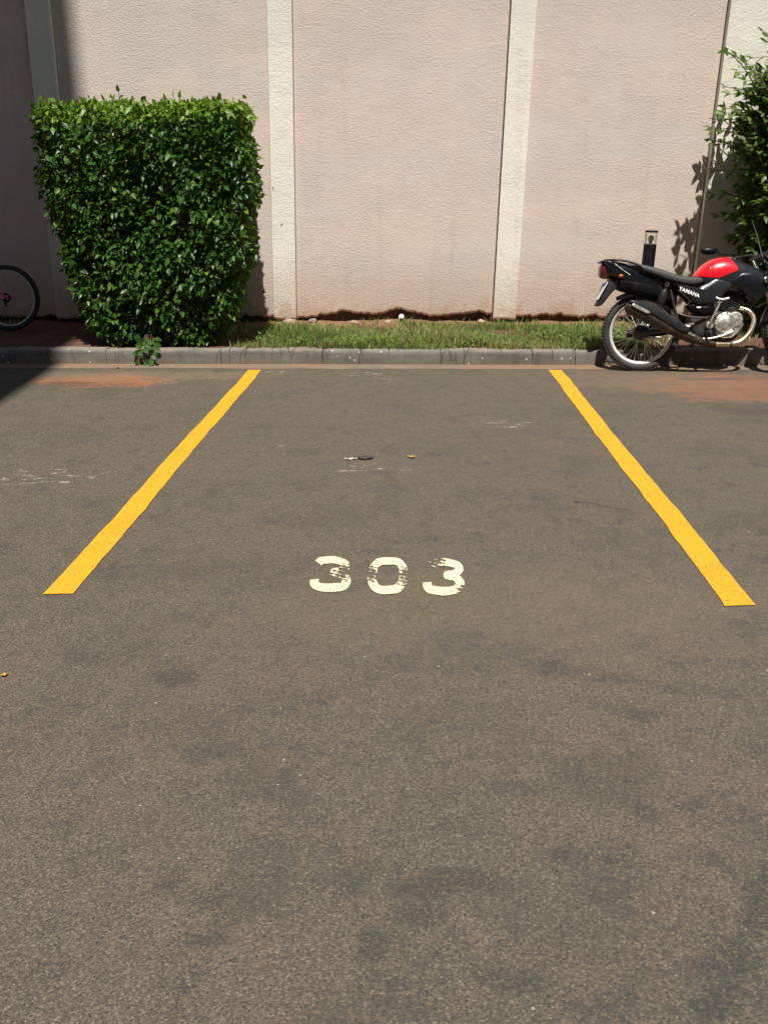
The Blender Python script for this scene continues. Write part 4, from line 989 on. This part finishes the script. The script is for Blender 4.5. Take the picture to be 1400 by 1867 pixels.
# ------------------------------------------------------------------ bicycle in the shade at the left
bike = thing('bicycle', 'pink bicycle standing in the shade at the left, its rear wheel in view', 'bicycle', (-4.00, 8.90, .142), (R(7), 0, R(180)))
def bike_wheel(c):
    Rw = .318
    w = MB().lathe(c, (0, 1, 0), [(-.014, Rw-.045), (-.021, Rw-.030), (-.019, Rw-.012), (-.010, Rw-.001), (.010, Rw-.001), (.019, Rw-.012), (.021, Rw-.030), (.014, Rw-.045), (-.014, Rw-.045)], 56).build('wheel', M['rubber'], bike)
    MB().lathe(c, (0, 1, 0), [(-.013, Rw-.042), (-.012, Rw-.062), (.012, Rw-.062), (.013, Rw-.042), (-.013, Rw-.042)], 56).build('rim', M['alu'], w)
    MB().tube([(c[0], -.05, c[2]), (c[0], .05, c[2])], .02, 14).build('hub', M['alu'], w)
    sp = MB()
    for k in range(32):
        a = 2*math.pi*k/32; b = a + (.5 if k % 4 < 2 else -.5); y = .03 if k % 2 else -.03
        sp.tube([(c[0]+math.cos(b)*.02, y, c[2]+math.sin(b)*.02), (c[0]+math.cos(a)*(Rw-.06), 0, c[2]+math.sin(a)*(Rw-.06))], .0014, 5)
    tag(sp.build('spokes', M['alu'], w), kind='stuff')
bike_wheel((0, 0, .318)); bike_wheel((1.0, 0, .318))
m = MB(); BB = (.42, 0, .28); SC = (.30, 0, .66); HT = (.86, 0, .80); HBt = (.89, 0, .64)
m.tube([BB, SC], .016, 10); m.tube([SC, HT], .017, 10); m.tube([BB, HBt], .02, 10); m.tube([HT, HBt], .02, 10)
for sy in (-1, 1):
    m.tube([(0, sy*.055, .318), (.10, sy*.05, .315), (.42, sy*.02, .28)], .011, 8); m.tube([(0, sy*.055, .318), (.30, sy*.02, .64)], .010, 8)
    m.box((.0, sy*.056, .322), (.028, .004, .022))
m.build('frame', M['pink'], bike)
m = MB()
for sy in (-1, 1): m.tube([(.89, sy*.02, .64), (.93, sy*.05, .56), (1.0, sy*.05, .318)], .012, 8)
m.build('fork', M['pink'], bike)
MB().tube([SC, (.27, 0, .80)], .013, 10).build('seat_post', M['alu'], bike)
MB().loft([(.13, .80, .84, .085, 2.5), (.22, .79, .845, .09, 2.5), (.32, .79, .84, .04, 2.5), (.41, .80, .83, .02, 2.5)], 20, sub=3).build('saddle', M['black'], bike)
hbk = MB().tube([(.80, -.29, .97), (.86, -.18, .98), (.85, -.03, .90), (.85, .03, .90), (.86, .18, .98), (.80, .29, .97)], .011, 10, sm=4).build('handlebar', M['alu'], bike)
MB().tube([HT, (.85, 0, .90)], .012, 10).build('stem', M['alu'], hbk)
for sy in (-1, 1): MB().tube([(.80, sy*.30, .97), (.84, sy*.21, .978)], .016, 10).build('grip', M['pink'], hbk)
ck = MB().lathe((.42, .05, .28), (0, 1, 0), [(0, 0), (0, .085), (.004, .085), (.004, 0)], 28).build('chainring', M['darkmetal'], bike)
MB().tube([(.42, .06, .28), (.50, .07, .15)], .009, 8).build('crank', M['alu'], ck); MB().tube([(.42, -.06, .28), (.34, -.07, .41)], .009, 8).build('crank', M['alu'], ck)
MB().box((.50, .12, .15), (.045, .035, .010)).build('pedal', M['black'], bike); MB().box((.34, -.12, .41), (.045, .035, .010)).build('pedal', M['black'], bike)
MB().lathe((0, .035, .318), (0, 1, 0), [(0, 0), (0, .045), (.006, .045), (.006, .036), (.012, .036), (.012, .028), (.018, .028), (.018, 0)], 24).build('sprockets', M['darkmetal'], bike)
MB().tube([(.0, .058, .235), (.01, .06, .29), (0, .058, .318)], .012, 8).build('derailleur', M['darkmetal'], bike)
MB().tube([(.0, .045, .363), (.42, .052, .365)], .004, 6).build('chain', M['darkmetal'], bike)

# ------------------------------------------------------------------ small things on the ground
def flake(name, c, w, l, rz, mat, label, cat, curl=.3):
    vv = []; ff = []
    for i in range(7):
        t = i/6-.5; ww = w*math.sqrt(max(.02, 1-(2*t)**2))
        for j in (-1, -.4, .4, 1): vv.append((t*l, j*ww/2, curl*(abs(j)**2*w*.5 + (2*t)**2*l*.15) + .003*math.sin(i*2+j)))
    for i in range(6):
        for j in range(3): ff.append((i*4+j, (i+1)*4+j, (i+1)*4+j+1, i*4+j+1))
    o = MB().add(vv, ff).build(name, mat, None, 60); o.location = (c[0], c[1], c[2]+.004); o.rotation_euler = (0, 0, R(rz))
    m = o.modifiers.new('thickness', 'SOLIDIFY'); m.thickness = .0015
    return tag(o, label, cat)
flake('dead_leaf', (-.265, 4.93, .002), .060, .10, 4, M['deadleaf'], 'dark dead leaf lying on the asphalt above the number', 'leaf', .12)
flake('paper_scrap', (-.345, 4.905, .002), .018, .075, 12, M['paper'], 'white paper sliver lying beside the dark dead leaf', 'litter', .2)
flake('dry_leaf', (.0, 4.95, .002), .028, .045, -10, M['dryleaf'], 'small dry yellow leaf on the asphalt above the number', 'leaf')
flake('dry_leaf', (-1.285, 2.46, .002), .014, .022, 40, M['dryleaf'], 'tiny dry yellow leaf on the asphalt at the left edge', 'leaf')
flake('glint_flake', (2.10, 8.32, .235), .065, .16, 18, M['paper'], 'pale flake behind the motorcycle wheel standing in for a glint on its hub', 'leaf', .3).rotation_euler = (R(35), R(-12), R(10))  # pale flake added in place of a sun glint on the wheel hub
o = MB().tube([(.80, 4.18, .008), (.87, 4.15, .012), (.95, 4.10, .010), (1.06, 4.06, .006)], [.0018, .0030, .0012], 6, sm=4).build('twig', M['twig']); tag(o, 'thin dark twig on the asphalt near the right bay line', 'twig')
for i, (x, y, s, lab) in enumerate(((-1.28, 9.43, .075, 'rounded lump of plaster and earth at the foot of the pilaster nearest the hedge'), (-1.04, 9.45, .055, 'small flat lump of plaster lying just right of the pilaster nearest the hedge'), (-.60, 9.46, .05, 'crumbled lump of plaster in the dark gap under the middle wall panel'), (-.25, 9.42, .045, 'small brown lump of earth lying beside the white drain pipe'), (.72, 9.48, .055, 'broken lump of plaster in the gap beside the pilaster nearest the motorcycle'))):
    m = MB(); m.ball((0, 0, 0), (s, s*.7, s*.55), 12, 8)
    for v in m.v: v *= 1 + .22*math.sin(v.x*70+i)*math.cos(v.z*90+v.y*60+i)
    o = m.build('rubble_lump', M['rubble'], None, 25); o.location = (x, y, soil_z(x, y)+s*.2); o.rotation_euler = (0, 0, i*1.3)
    tag(o, lab, 'rubble', 'plaster lumps at the foot of the wall')
